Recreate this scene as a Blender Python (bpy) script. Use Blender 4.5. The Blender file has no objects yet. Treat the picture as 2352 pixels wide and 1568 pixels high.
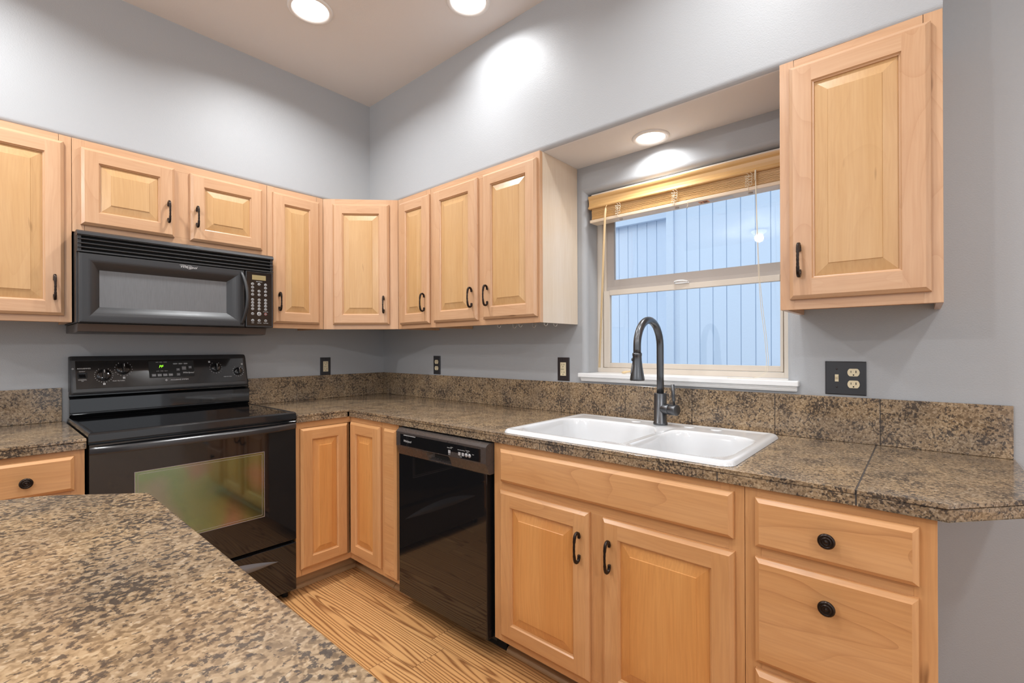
import bpy, math, random
from mathutils import Vector, Matrix
random.seed(7)
sc = bpy.context.scene
col = sc.collection

# ------------------------------------------------------------------ camera
# room frame: the two kitchen walls meet at the origin; u runs along the stove
# wall (x = -u), v runs along the window wall (y = -v), z is up.
FOCAL, CX, CY, YAW, CU, CV, CH, ROLL = 1080.5262, 1172.4271, 798.5662, 0.7195, 1.9247, 2.888, 1.2324, -0.0043
cd = bpy.data.cameras.new('camera')
cam = bpy.data.objects.new('camera', cd)
col.objects.link(cam)
sc.camera = cam
cd.sensor_width = 36.0
cd.lens = FOCAL / 2352 * 36.0
cd.shift_x = (1176 - CX) / 2352
cd.shift_y = (CY - 784) / 2352
cd.clip_start = 0.02
fw = Vector((math.cos(YAW), math.sin(YAW), 0))
rt = Vector((math.sin(YAW), -math.cos(YAW), 0))
dn = Vector((0, 0, -1))
cr, sr = math.cos(ROLL), math.sin(ROLL)
rt2 = rt * cr - dn * sr
dn2 = rt * sr + dn * cr
m = Matrix.Identity(4)
for i in range(3):
    m[i][0] = rt2[i]; m[i][1] = -dn2[i]; m[i][2] = -fw[i]
m[0][3], m[1][3], m[2][3] = -CU, -CV, CH
cam.matrix_world = m

# ------------------------------------------------------------------ world: overcast daylight
AMB = 1.02      # light coming in from the open rest of the house
SKY = 4.0       # sky over the gap between the two houses
w = bpy.data.worlds.new('daylight'); sc.world = w; w.use_nodes = True
nt = w.node_tree; nt.nodes.clear()
wo = nt.nodes.new('ShaderNodeOutputWorld'); bg = nt.nodes.new('ShaderNodeBackground')
tc = nt.nodes.new('ShaderNodeTexCoord'); sx = nt.nodes.new('ShaderNodeSeparateXYZ')
mr = nt.nodes.new('ShaderNodeMapRange'); mr.inputs['From Min'].default_value = 0.35; mr.inputs['From Max'].default_value = 0.7
mx = nt.nodes.new('ShaderNodeMix'); mx.data_type = 'RGBA'
mx.inputs[6].default_value = (AMB * 0.95, AMB * 1.0, AMB * 1.06, 1)
mx.inputs[7].default_value = (SKY * 0.86, SKY * 0.95, SKY * 1.0, 1)
nt.links.new(tc.outputs['Generated'], sx.inputs[0]); nt.links.new(sx.outputs['Z'], mr.inputs['Value'])
nt.links.new(mr.outputs[0], mx.inputs[0]); nt.links.new(mx.outputs[2], bg.inputs['Color']); nt.links.new(bg.outputs[0], wo.inputs['Surface'])

sc.view_settings.view_transform = 'Standard'
sc.view_settings.look = 'None'
sc.view_settings.exposure = 0.0
sc.view_settings.gamma = 1.0
sc.view_settings.use_curve_mapping = False
CAN_W = 7.4     # watts of each recessed downlight
CAN_COL = (0.97, 0.99, 1.0)

# ------------------------------------------------------------------ helpers
class MB:
    def __init__(s): s.v = []; s.f = []; s.m = []; s.sm = []
    def quad(s, pts, mi=0, smooth=False):
        b = len(s.v); s.v += [tuple(p) for p in pts]; s.f.append(tuple(range(b, b + len(pts)))); s.m.append(mi); s.sm.append(smooth)
    def box(s, x0, x1, y0, y1, z0, z1, mi=0):
        if x0 > x1: x0, x1 = x1, x0
        if y0 > y1: y0, y1 = y1, y0
        if z0 > z1: z0, z1 = z1, z0
        b = len(s.v)
        s.v += [(x0,y0,z0),(x1,y0,z0),(x1,y1,z0),(x0,y1,z0),(x0,y0,z1),(x1,y0,z1),(x1,y1,z1),(x0,y1,z1)]
        for f in ((0,3,2,1),(4,5,6,7),(0,1,5,4),(1,2,6,5),(2,3,7,6),(3,0,4,7)):
            s.f.append(tuple(b + i for i in f)); s.m.append(mi); s.sm.append(False)
        return s
    def sd(s, s0, s1, d0, d1, z0, z1, mi=0):      # box given along-wall, depth-from-wall, height
        return s.box(s0, s1, -d1, -d0, z0, z1, mi)
    def grid(s, rows, mi=0, smooth=True, closed=False, loop=False):   # rows of equal-length point lists
        b = len(s.v); n = len(rows[0])
        for r in rows: s.v += [tuple(p) for p in r]
        R = len(rows)
        for i in range(R if loop else R - 1):
            i2 = (i + 1) % R
            for j in range(n if closed else n - 1):
                j2 = (j + 1) % n
                s.f.append((b+i*n+j, b+i*n+j2, b+i2*n+j2, b+i2*n+j)); s.m.append(mi); s.sm.append(smooth)
        return b
    def prism(s, poly, fn, a0, a1, mi=0, smooth=False):   # extrude polygon; fn(p, q, a)->xyz
        n = len(poly); b = len(s.v)
        s.v += [fn(p, q, a0) for p, q in poly] + [fn(p, q, a1) for p, q in poly]
        for i in range(n):
            j = (i + 1) % n
            s.f.append((b+i, b+j, b+n+j, b+n+i)); s.m.append(mi); s.sm.append(smooth)
        s.f.append(tuple(b + i for i in range(n))[::-1]); s.m.append(mi); s.sm.append(False)
        s.f.append(tuple(b + n + i for i in range(n))); s.m.append(mi); s.sm.append(False)
    def lathe(s, prof, M=Matrix.Identity(4), n=32, mi=0, smooth=True):   # prof (r, h) around local z, M places it
        rows = []
        for r, h in prof:
            rows.append([tuple(M @ Vector((max(r, 1e-5) * math.cos(2*math.pi*k/n), max(r, 1e-5) * math.sin(2*math.pi*k/n), h))) for k in range(n)])
        s.grid(rows, mi, smooth, closed=True)
    def cyl(s, p0, p1, r, n=16, mi=0, r1=None):
        p0 = Vector(p0); p1 = Vector(p1); d = p1 - p0; L = d.length
        M = Matrix.Translation(p0) @ d.to_track_quat('Z', 'Y').to_matrix().to_4x4()
        r1 = r if r1 is None else r1
        s.lathe([(0, 0), (r, 0), (r1, L), (0, L)], M, n, mi)
    def tube(s, pts, r, n=10, mi=0, sect=None, twist=None):
        P = [Vector(p) for p in pts]; N = len(P); rows = []
        t0 = (P[1] - P[0]).normalized()
        up = Vector((1, 0, 0)) if abs(t0.x) < 0.8 else Vector((0, 1, 0))
        nrm = (up - t0 * up.dot(t0)).normalized()
        for i in range(N):
            t = (P[min(i+1, N-1)] - P[max(i-1, 0)]).normalized()
            nrm = (nrm - t * nrm.dot(t)).normalized(); bi = t.cross(nrm)
            rr = r[i] if isinstance(r, (list, tuple)) else r
            tw = twist[i] if twist else 0
            ring = []
            for k in range(n):
                a = 2 * math.pi * k / n
                q = 1.0
                if sect == 'sq':
                    q = 1.0 / max(abs(math.cos(a)), abs(math.sin(a))) * 0.93
                    q = min(q, 1.22)
                ring.append(P[i] + (nrm * math.cos(a + tw) + bi * math.sin(a + tw)) * rr * q)
            rows.append(ring)
        b = s.grid(rows, mi, True, closed=True)
        for row, rev in ((0, True), (N - 1, False)):
            f = [b + row * n + k for k in range(n)]
            s.f.append(tuple(f[::-1] if rev else f)); s.m.append(mi); s.sm.append(False)
    def frust(s, rings, mis=None, cap=True, smooth=False):   # nested loops of points
        b = len(s.v); n = len(rings[0])
        for r in rings: s.v += [tuple(p) for p in r]
        for i in range(len(rings) - 1):
            for j in range(n):
                j2 = (j + 1) % n
                s.f.append((b+i*n+j, b+i*n+j2, b+(i+1)*n+j2, b+(i+1)*n+j)); s.m.append(mis[i] if mis else 0); s.sm.append(smooth)
        if cap:
            s.f.append(tuple(b + (len(rings)-1)*n + j for j in range(n))); s.m.append(mis[-1] if mis else 0); s.sm.append(False)

Z0 = {}
def build(name, mb, mats, parent=None, bevel=0.0, seg=2, fix=True, angle=35):
    z = Z0.get(parent.name, 0.0) if parent else 0.0
    me = bpy.data.meshes.new(name)
    me.from_pydata([(p[0], p[1], p[2] - z) for p in mb.v], [], mb.f)
    if not isinstance(mats, (list, tuple)): mats = [mats]
    for k in mats: me.materials.append(k)
    for p, mi, sm in zip(me.polygons, mb.m, mb.sm):
        p.material_index = min(mi, len(mats) - 1); p.use_smooth = sm
    me.update()
    if fix:
        import bmesh
        bm = bmesh.new(); bm.from_mesh(me); bmesh.ops.remove_doubles(bm, verts=bm.verts, dist=1e-6)
        bmesh.ops.recalc_face_normals(bm, faces=bm.faces); bm.to_mesh(me); bm.free()
    o = bpy.data.objects.new(name, me); col.objects.link(o)
    if parent: o.parent = parent; Z0[o.name] = z
    if bevel:
        b = o.modifiers.new('bevel', 'BEVEL'); b.width = bevel; b.segments = seg; b.limit_method = 'ANGLE'; b.angle_limit = math.radians(angle)
        b.harden_normals = False
    return o
def thing(name, label, cat, loc=(0,0,0), rz=0.0, group=None):
    o = bpy.data.objects.new(name, None); col.objects.link(o); o.empty_display_size = 0.1
    o.location = loc; o.rotation_euler = (0, 0, rz); o['label'] = label; o['category'] = cat
    if group: o['group'] = group
    Z0[o.name] = loc[2]
    return o
def tag(o, label, cat, group=None):
    o['label'] = label; o['category'] = cat
    if group: o['group'] = group
    return o
def struct(o): o['kind'] = 'structure'; return o
RB = -math.pi / 2
def runA(name, label, cat, u_left, z, group=None, d=0.0): return thing(name, label, cat, (-u_left, -d, z), 0.0, group)
def runB(name, label, cat, v_left, z, group=None, d=0.0): return thing(name, label, cat, (-d, -v_left, z), RB, group)

def text_part(name, items, mat, parent, dfun=lambda z: 0.0, ext=0.0003):
    """items: (string, s, z, size, shear, align) written on the plane depth=dfun(z)"""
    last = None
    for string, s0, zz, size, shear, align in items:
        mb = MB()
        cu = bpy.data.curves.new('t', 'FONT'); cu.body = string; cu.size = size; cu.shear = shear; cu.align_x = align; cu.align_y = 'CENTER'; cu.resolution_u = 3
        ob = bpy.data.objects.new('t', cu); col.objects.link(ob)
        dg = bpy.context.evaluated_depsgraph_get()
        me = bpy.data.meshes.new_from_object(ob.evaluated_get(dg))
        b = len(mb.v)
        for v in me.vertices:
            z = zz + v.co.y
            mb.v.append((s0 + v.co.x, -(dfun(z) + ext), z))
        for p in me.polygons:
            mb.f.append(tuple(b + i for i in p.vertices)); mb.m.append(0); mb.sm.append(False)
        bpy.data.objects.remove(ob); bpy.data.curves.remove(cu)
        last = build(name, mb, mat, parent, fix=False)
    return last

# ------------------------------------------------------------------ materials
def mat(name):
    k = bpy.data.materials.new(name); k.use_nodes = True
    n = k.node_tree; b = n.nodes['Principled BSDF']
    return k, n, b
def N(n, typ, **kw):
    x = n.nodes.new(typ)
    for a, v in kw.items():
        if a.startswith('_'): x.inputs[a[1:].replace('_', ' ')].default_value = v
        else: setattr(x, a, v)
    return x
def simple(name, c, rough=0.5, metal=0.0, coat=0.0, spec=0.5, bump=None, emis=None):
    k, n, b = mat(name)
    b.inputs['Base Color'].default_value = (*c, 1); b.inputs['Roughness'].default_value = rough
    b.inputs['Metallic'].default_value = metal; b.inputs['Coat Weight'].default_value = coat
    b.inputs['Specular IOR Level'].default_value = spec
    tcn = N(n, 'ShaderNodeTexCoord'); no = N(n, 'ShaderNodeTexNoise', _Scale=35.0, _Detail=3.0)
    n.links.new(tcn.outputs['Object'], no.inputs['Vector'])
    mm = N(n, 'ShaderNodeMapRange'); mm.inputs['To Min'].default_value = max(rough - 0.04, 0.01); mm.inputs['To Max'].default_value = min(rough + 0.04, 1)
    n.links.new(no.outputs['Fac'], mm.inputs['Value']); n.links.new(mm.outputs[0], b.inputs['Roughness'])
    if bump:
        bn = N(n, 'ShaderNodeTexNoise', _Scale=bump[0], _Detail=2.0); n.links.new(tcn.outputs['Object'], bn.inputs['Vector'])
        bp = N(n, 'ShaderNodeBump', _Strength=bump[1], _Distance=0.002); n.links.new(bn.outputs['Fac'], bp.inputs['Height']); n.links.new(bp.outputs[0], b.inputs['Normal'])
    if emis:
        b.inputs['Emission Color'].default_value = (*emis[0], 1); b.inputs['Emission Strength'].default_value = emis[1]
    return k
def ramp(n, stops, interp='LINEAR'):
    r = N(n, 'ShaderNodeValToRGB'); r.color_ramp.interpolation = interp
    e = r.color_ramp.elements
    while len(e) < len(stops): e.new(0.5)
    for el, (p, c) in zip(e, stops):
        el.position = p; el.color = (*c, 1) if len(c) == 3 else c
    return r
def mixc(n, a, b, fac, blend='MIX'):
    x = N(n, 'ShaderNodeMix', data_type='RGBA', blend_type=blend)
    for sock, v in ((x.inputs[0], fac), (x.inputs[6], a), (x.inputs[7], b)):
        if hasattr(v, 'is_linked') or hasattr(v, 'links'): n.links.new(v, sock)
        elif isinstance(v, (int, float)): sock.default_value = v
        else: sock.default_value = (*v, 1)
    return x.outputs[2]
def vmath(n, op, a, b=None):
    x = N(n, 'ShaderNodeVectorMath', operation=op)
    n.links.new(a, x.inputs[0])
    if b is not None:
        if hasattr(b, 'links'): n.links.new(b, x.inputs[1])
        else: x.inputs[1].default_value = b
    return x.outputs[0]
def fmath(n, op, a, b=None, clamp=False):
    x = N(n, 'ShaderNodeMath', operation=op, use_clamp=clamp)
    for i, v in enumerate((a, b)):
        if v is None: continue
        if hasattr(v, 'links'): n.links.new(v, x.inputs[i])
        else: x.inputs[i].default_value = v
    return x.outputs[0]

def maple(name, axis, c1, c2, dark, rough=0.33, streak=0.5, rnd=7.0):
    k, n, b = mat(name)
    t = N(n, 'ShaderNodeTexCoord'); oi = N(n, 'ShaderNodeObjectInfo')
    off = N(n, 'ShaderNodeCombineXYZ')
    for i in range(3): n.links.new(fmath(n, 'MULTIPLY', oi.outputs['Random'], rnd * (1 + i * 0.7)), off.inputs[i])
    p = vmath(n, 'ADD', t.outputs['Object'], off.outputs[0])
    s = [1.0, 1.0, 1.0]; s[axis] = 0.10
    warp = N(n, 'ShaderNodeTexNoise', _Scale=3.0, _Detail=2.0); n.links.new(p, warp.inputs['Vector'])
    wv = vmath(n, 'SCALE', vmath(n, 'SUBTRACT', warp.outputs['Color'], (0.5, 0.5, 0.5))); wv.node.inputs['Scale'].default_value = 0.035
    pw = vmath(n, 'ADD', p, wv)
    ps = vmath(n, 'MULTIPLY', pw, tuple(s))
    # broad figure
    a = N(n, 'ShaderNodeTexNoise', _Scale=9.0, _Detail=4.0, _Roughness=0.6); n.links.new(ps, a.inputs['Vector'])
    ra = ramp(n, [(0.28, c2), (0.5, tuple((x+y)/2 for x, y in zip(c1, c2))), (0.72, c1)]); n.links.new(a.outputs['Fac'], ra.inputs[0])
    # growth rings: contour lines of a stretched noise, giving thin cathedral lines
    g = N(n, 'ShaderNodeTexNoise', _Scale=5.5, _Detail=1.0, _Roughness=0.4); 
    s2 = [1.0, 1.0, 1.0]; s2[axis] = 0.22
    n.links.new(vmath(n, 'MULTIPLY', pw, tuple(s2)), g.inputs['Vector'])
    fr = fmath(n, 'FRACT', fmath(n, 'MULTIPLY', g.outputs['Fac'], 13.0))
    ln = fmath(n, 'POWER', fr, 9.0)
    # only in some areas
    msk = N(n, 'ShaderNodeTexNoise', _Scale=2.4, _Detail=1.0); n.links.new(vmath(n, 'ADD', ps, (3.1, 9.2, 4.4)), msk.inputs['Vector'])
    mk = N(n, 'ShaderNodeMapRange'); mk.inputs['From Min'].default_value = 0.45; mk.inputs['From Max'].default_value = 0.6; n.links.new(msk.outputs['Fac'], mk.inputs['Value'])
    cc = mixc(n, ra.outputs[0], dark, fmath(n, 'MULTIPLY', fmath(n, 'MULTIPLY', ln, mk.outputs[0]), 0.42 * streak))
    # fine pores
    f = N(n, 'ShaderNodeTexNoise', _Scale=170.0, _Detail=2.0); s3 = [1.0, 1.0, 1.0]; s3[axis] = 0.03
    n.links.new(vmath(n, 'MULTIPLY', pw, tuple(s3)), f.inputs['Vector'])
    fm = N(n, 'ShaderNodeMapRange'); fm.inputs['From Min'].default_value = 0.35; fm.inputs['From Max'].default_value = 0.75; fm.inputs['To Max'].default_value = 0.22; n.links.new(f.outputs['Fac'], fm.inputs['Value'])
    cc = mixc(n, cc, dark, fm.outputs[0])
    # mineral streaks
    q = N(n, 'ShaderNodeTexNoise', _Scale=26.0, _Detail=2.0); s4 = [1.0, 1.0, 1.0]; s4[axis] = 0.16
    n.links.new(vmath(n, 'MULTIPLY', pw, tuple(s4)), q.inputs['Vector'])
    qm = N(n, 'ShaderNodeMapRange'); qm.inputs['From Min'].default_value = 0.735; qm.inputs['From Max'].default_value = 0.80; qm.inputs['To Max'].default_value = 0.75; n.links.new(q.outputs['Fac'], qm.inputs['Value'])
    cc = mixc(n, cc, tuple(x * 0.45 for x in dark), qm.outputs[0])
    n.links.new(cc, b.inputs['Base Color'])
    b.inputs['Roughness'].default_value = rough; b.inputs['Coat Weight'].default_value = 0.15; b.inputs['Coat Roughness'].default_value = 0.2
    bp = N(n, 'ShaderNodeBump', _Strength=0.05, _Distance=0.001); n.links.new(f.outputs['Fac'], bp.inputs['Height']); n.links.new(bp.outputs[0], b.inputs['Normal'])
    return k
FA, FB, FD = (0.61, 0.380, 0.228), (0.53, 0.30, 0.160), (0.36, 0.155, 0.06)
PA, PB, PD = (0.60, 0.375, 0.184), (0.53, 0.305, 0.126), (0.36, 0.165, 0.05)
MV = maple('maple_vertical_grain', 2, FA, FB, FD)
MH = maple('maple_horizontal_grain', 0, FA, FB, FD)
MP = maple('maple_panel', 2, PA, PB, PD, streak=0.3)
MPH = maple('maple_drawer_panel', 0, FA, FB, FD, streak=1.1)
BA, BB, BC = (0.67, 0.365, 0.165), (0.58, 0.285, 0.108), (0.31, 0.11, 0.04)
BMV = maple('amber_maple_vertical_grain', 2, BA, BB, BC)
BMH = maple('amber_maple_horizontal_grain', 0, BA, BB, BC)
BMP = maple('amber_maple_panel', 2, (0.72, 0.355, 0.118), (0.63, 0.27, 0.076), (0.33, 0.12, 0.03), streak=0.3)
BMPH = maple('amber_maple_drawer_panel', 0, BA, BB, BC, streak=1.1)
MSIDE = maple('pale_maple_veneer', 2, (0.72, 0.62, 0.51), (0.67, 0.55, 0.42), (0.55, 0.40, 0.26), streak=0.0)
MUNDER = maple('cabinet_underside', 0, (0.55, 0.38, 0.20), (0.47, 0.31, 0.15), (0.32, 0.19, 0.08))
MKICK = maple('toe_kick_shaded_maple', 0, (0.50, 0.315, 0.16), (0.42, 0.25, 0.12), (0.25, 0.13, 0.06))  # same maple, darkened to paint in the shade under the cabinets
BLW = maple('blind_wood', 0, (0.70, 0.44, 0.19), (0.62, 0.36, 0.135), (0.52, 0.28, 0.09), rough=0.35, streak=0.3)
BLR = maple('blind_rail_wood', 0, (0.80, 0.66, 0.50), (0.76, 0.60, 0.44), (0.6, 0.42, 0.28), rough=0.4, streak=0.1)
BLR3 = maple('blind_rod_wood', 2, (0.82, 0.64, 0.38), (0.78, 0.56, 0.30), (0.6, 0.4, 0.2), rough=0.35, streak=0.1)

def granite(name, tone=(1, 1, 1), rough=0.12, scale=1.0):
    k, n, b = mat(name)
    t = N(n, 'ShaderNodeTexCoord')
    wn = N(n, 'ShaderNodeTexNoise', _Scale=110.0 * scale, _Detail=3.0); n.links.new(t.outputs['Object'], wn.inputs['Vector'])
    wv = vmath(n, 'SCALE', vmath(n, 'SUBTRACT', wn.outputs['Color'], (0.5, 0.5, 0.5))); wv.node.inputs['Scale'].default_value = 0.014
    p = vmath(n, 'ADD', t.outputs['Object'], wv)
    T = lambda c: tuple(x * y for x, y in zip(c, tone))
    v = N(n, 'ShaderNodeTexVoronoi', _Scale=230.0 * scale, feature='SMOOTH_F1', _Smoothness=0.7); n.links.new(p, v.inputs['Vector'])
    sx = N(n, 'ShaderNodeSeparateColor'); n.links.new(v.outputs['Color'], sx.inputs[0])
    grain = ramp(n, [(0.0, T((0.16, 0.115, 0.075))), (0.25, T((0.27, 0.195, 0.125))), (0.5, T((0.37, 0.275, 0.18))), (0.8, T((0.45, 0.35, 0.24))), (1.0, T((0.55, 0.46, 0.35)))])
    n.links.new(sx.outputs[0], grain.inputs[0])
    base = grain.outputs[0]
    # tonal clouds
    cl = N(n, 'ShaderNodeTexNoise', _Scale=9.0 * scale, _Detail=3.0); n.links.new(t.outputs['Object'], cl.inputs['Vector'])
    clr = ramp(n, [(0.35, (0.80, 0.80, 0.82)), (0.65, (1.12, 1.08, 1.0))]); n.links.new(cl.outputs['Fac'], clr.inputs[0])
    base = mixc(n, base, clr.outputs[0], 1.0, 'MULTIPLY')
    # dark biotite flecks
    d = N(n, 'ShaderNodeTexNoise', _Scale=135.0 * scale, _Detail=3.0, _Roughness=0.6); n.links.new(t.outputs['Object'], d.inputs['Vector'])
    d2 = N(n, 'ShaderNodeTexNoise', _Scale=14.0 * scale, _Detail=1.0); n.links.new(t.outputs['Object'], d2.inputs['Vector'])
    th = fmath(n, 'ADD', d.outputs['Fac'], fmath(n, 'MULTIPLY', fmath(n, 'SUBTRACT', d2.outputs['Fac'], 0.5), 0.35))
    dm = N(n, 'ShaderNodeMapRange'); dm.inputs['From Min'].default_value = 0.535; dm.inputs['From Max'].default_value = 0.60; n.links.new(th, dm.inputs['Value'])
    base = mixc(n, base, T((0.050, 0.042, 0.040)), fmath(n, 'MULTIPLY', dm.outputs[0], 0.85))
    n.links.new(base, b.inputs['Base Color'])
    b.inputs['Roughness'].default_value = rough
    return k
GR = granite('brown_granite', tone=(0.86, 0.83, 0.80))
GRI = granite('tan_granite', tone=(0.82, 0.775, 0.72), rough=0.15, scale=0.8)
GROUT = simple('dark_grout', (0.07, 0.06, 0.055), 0.8)

def floorwood():
    k, n, b = mat('oak_plank_floor')
    PWID = 0.155
    t = N(n, 'ShaderNodeTexCoord'); sx = N(n, 'ShaderNodeSeparateXYZ'); n.links.new(t.outputs['Object'], sx.inputs[0])
    X = fmath(n, 'ADD', sx.outputs['X'], 0.698 + PWID * 40); Y = sx.outputs['Y']
    xi = fmath(n, 'FLOOR', fmath(n, 'DIVIDE', X, PWID)); xf = fmath(n, 'MULTIPLY', fmath(n, 'FRACT', fmath(n, 'DIVIDE', X, PWID)), PWID)
    wn = N(n, 'ShaderNodeTexWhiteNoise', noise_dimensions='1D'); n.links.new(xi, wn.inputs['W'])
    PL = 0.92
    ys = fmath(n, 'ADD', fmath(n, 'ADD', Y, 50.0), fmath(n, 'MULTIPLY', wn.outputs['Value'], PL))
    yi = fmath(n, 'FLOOR', fmath(n, 'DIVIDE', ys, PL)); yf = fmath(n, 'MULTIPLY', fmath(n, 'FRACT', fmath(n, 'DIVIDE', ys, PL)), PL)
    idv = N(n, 'ShaderNodeCombineXYZ'); n.links.new(xi, idv.inputs[0]); n.links.new(yi, idv.inputs[1])
    wp = N(n, 'ShaderNodeTexWhiteNoise', noise_dimensions='3D'); n.links.new(idv.outputs[0], wp.inputs['Vector'])
    rs = N(n, 'ShaderNodeSeparateColor'); n.links.new(wp.outputs['Color'], rs.inputs[0])
    # ring centre offset across the plank, long ellipses along it: cathedral figure
    cx = fmath(n, 'SUBTRACT', xf, fmath(n, 'MULTIPLY', rs.outputs[0], PWID * 1.3))
    cy = fmath(n, 'MULTIPLY', fmath(n, 'SUBTRACT', yf, fmath(n, 'MULTIPLY', rs.outputs[1], PL)), 0.055)
    pv = N(n, 'ShaderNodeCombineXYZ'); n.links.new(sx.outputs['X'], pv.inputs[0]); n.links.new(fmath(n, 'MULTIPLY', Y, 0.075), pv.inputs[1]); n.links.new(fmath(n, 'MULTIPLY', rs.outputs[2], 9.0), pv.inputs[2])
    nz = N(n, 'ShaderNodeTexNoise', _Scale=13.0, _Detail=2.0, _Roughness=0.5); n.links.new(pv.outputs[0], nz.inputs['Vector'])
    rr = fmath(n, 'SQRT', fmath(n, 'ADD', fmath(n, 'MULTIPLY', cx, cx), fmath(n, 'MULTIPLY', cy, cy)))
    rr = fmath(n, 'ADD', rr, fmath(n, 'MULTIPLY', fmath(n, 'SUBTRACT', nz.outputs['Fac'], 0.5), 0.060))
    fr = fmath(n, 'FRACT', fmath(n, 'MULTIPLY', rr, 80.0))
    band = ramp(n, [(0.0, (0.9, 0.9, 0.9)), (0.12, (0.25, 0.25, 0.25)), (0.3, (0.03, 0.03, 0.03)), (0.62, (0.0, 0.0, 0.0)), (0.85, (0.85, 0.85, 0.85)), (1.0, (1, 1, 1))]); n.links.new(fr, band.inputs[0])
    fine = N(n, 'ShaderNodeTexNoise', _Scale=300.0, _Detail=2.0)
    fv = N(n, 'ShaderNodeCombineXYZ'); n.links.new(sx.outputs['X'], fv.inputs[0]); n.links.new(fmath(n, 'MULTIPLY', Y, 0.05), fv.inputs[1]); n.links.new(fv.outputs[0], fine.inputs['Vector'])
    tone = mixc(n, (0.70, 0.39, 0.160), (0.60, 0.31, 0.118), rs.outputs[2])
    c = mixc(n, tone, (0.25, 0.10, 0.034), fmath(n, 'MULTIPLY', band.outputs[0], fmath(n, 'ADD', fmath(n, 'MULTIPLY', fine.outputs['Fac'], 0.9), 0.55), clamp=True))
    c = mixc(n, c, (0.36, 0.17, 0.06), fmath(n, 'MULTIPLY', fine.outputs['Fac'], 0.15))
    seam = fmath(n, 'MAXIMUM', fmath(n, 'LESS_THAN', xf, 0.0018), fmath(n, 'LESS_THAN', yf, 0.0018))
    c = mixc(n, c, (0.12, 0.055, 0.025), fmath(n, 'MULTIPLY', seam, 0.8))
    n.links.new(c, b.inputs['Base Color']); b.inputs['Roughness'].default_value = 0.28
    bp = N(n, 'ShaderNodeBump', _Strength=0.15, _Distance=0.0008); n.links.new(fmath(n, 'SUBTRACT', 1.0, seam), bp.inputs['Height']); n.links.new(bp.outputs[0], b.inputs['Normal'])
    return k
FLOORM = floorwood()
WALL = simple('grey_wall_paint', (0.400, 0.409, 0.424), 0.5, bump=(240, 0.25))
CEIL = simple('ceiling_paint', (0.74, 0.72, 0.71), 0.7, bump=(200, 0.2))
WHITE = simple('white_gloss_paint', (0.83, 0.83, 0.83), 0.3)
BLK = simple('black_enamel', (0.012, 0.012, 0.013), 0.12, coat=0.3)
BLKG = simple('black_glass', (0.008, 0.008, 0.009), 0.035, coat=0.4)
BLKM = simple('satin_black_plastic', (0.028, 0.028, 0.030), 0.36)
BLKD = simple('matte_black', (0.008, 0.008, 0.008), 0.7)
GRYM = simple('grey_brown_metal', (0.10, 0.085, 0.08), 0.35, metal=0.3)
IRON = simple('oil_rubbed_bronze', (0.030, 0.020, 0.016), 0.28, metal=0.7)
GUN = simple('gunmetal_faucet', (0.125, 0.128, 0.135), 0.31, metal=0.9)
PORC = simple('white_porcelain', (0.66, 0.665, 0.675), 0.12, coat=0.4)
VINYL = simple('almond_vinyl', (0.66, 0.585, 0.50), 0.4)
VINYLD = simple('taupe_vinyl', (0.47, 0.42, 0.385), 0.45)
IVORY = simple('ivory_plastic', (0.72, 0.62, 0.42), 0.35)
PLATE = simple('dark_bronze_plate', (0.035, 0.026, 0.027), 0.35, metal=0.3)
PLATEB = simple('black_plate', (0.03, 0.03, 0.034), 0.4)
PRINT = simple('white_print', (0.75, 0.75, 0.75), 0.5)
PRINTR = simple('reddish_print', (0.55, 0.12, 0.10), 0.5)
SILV = simple('silver_print', (0.6, 0.6, 0.6), 0.35)
BTN = simple('grey_button', (0.16, 0.16, 0.165), 0.45)
GREEN = simple('green_display_digits', (0.2, 0.9, 0.05), 0.5, emis=((0.35, 1.0, 0.02), 1.6))
LCD = simple('amber_display_window', (0.30, 0.235, 0.115), 0.25)
CHROME = simple('brass_wire', (0.72, 0.60, 0.42), 0.2, metal=1.0)
STEEL = simple('steel_wire', (0.62, 0.60, 0.55), 0.25, metal=1.0)
CORD = simple('cream_cord', (0.80, 0.72, 0.57), 0.7)
LENS = simple('frosted_lens', (1, 1, 1), 0.5, emis=((1.0, 0.985, 0.96), 3.0))
TRIMW = simple('downlight_trim', (0.80, 0.78, 0.76), 0.35)
LABO = simple('orange_label', (0.80, 0.30, 0.09), 0.5)
LABW = simple('grey_label', (0.62, 0.62, 0.62), 0.5)
INK = simple('black_ink', (0.02, 0.02, 0.02), 0.6)
SIDING = simple('pale_blue_siding', (0.50, 0.60, 0.74), 0.75, bump=(60, 0.4))
SIDGRV = simple('siding_groove', (0.34, 0.45, 0.60), 0.9)

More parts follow.
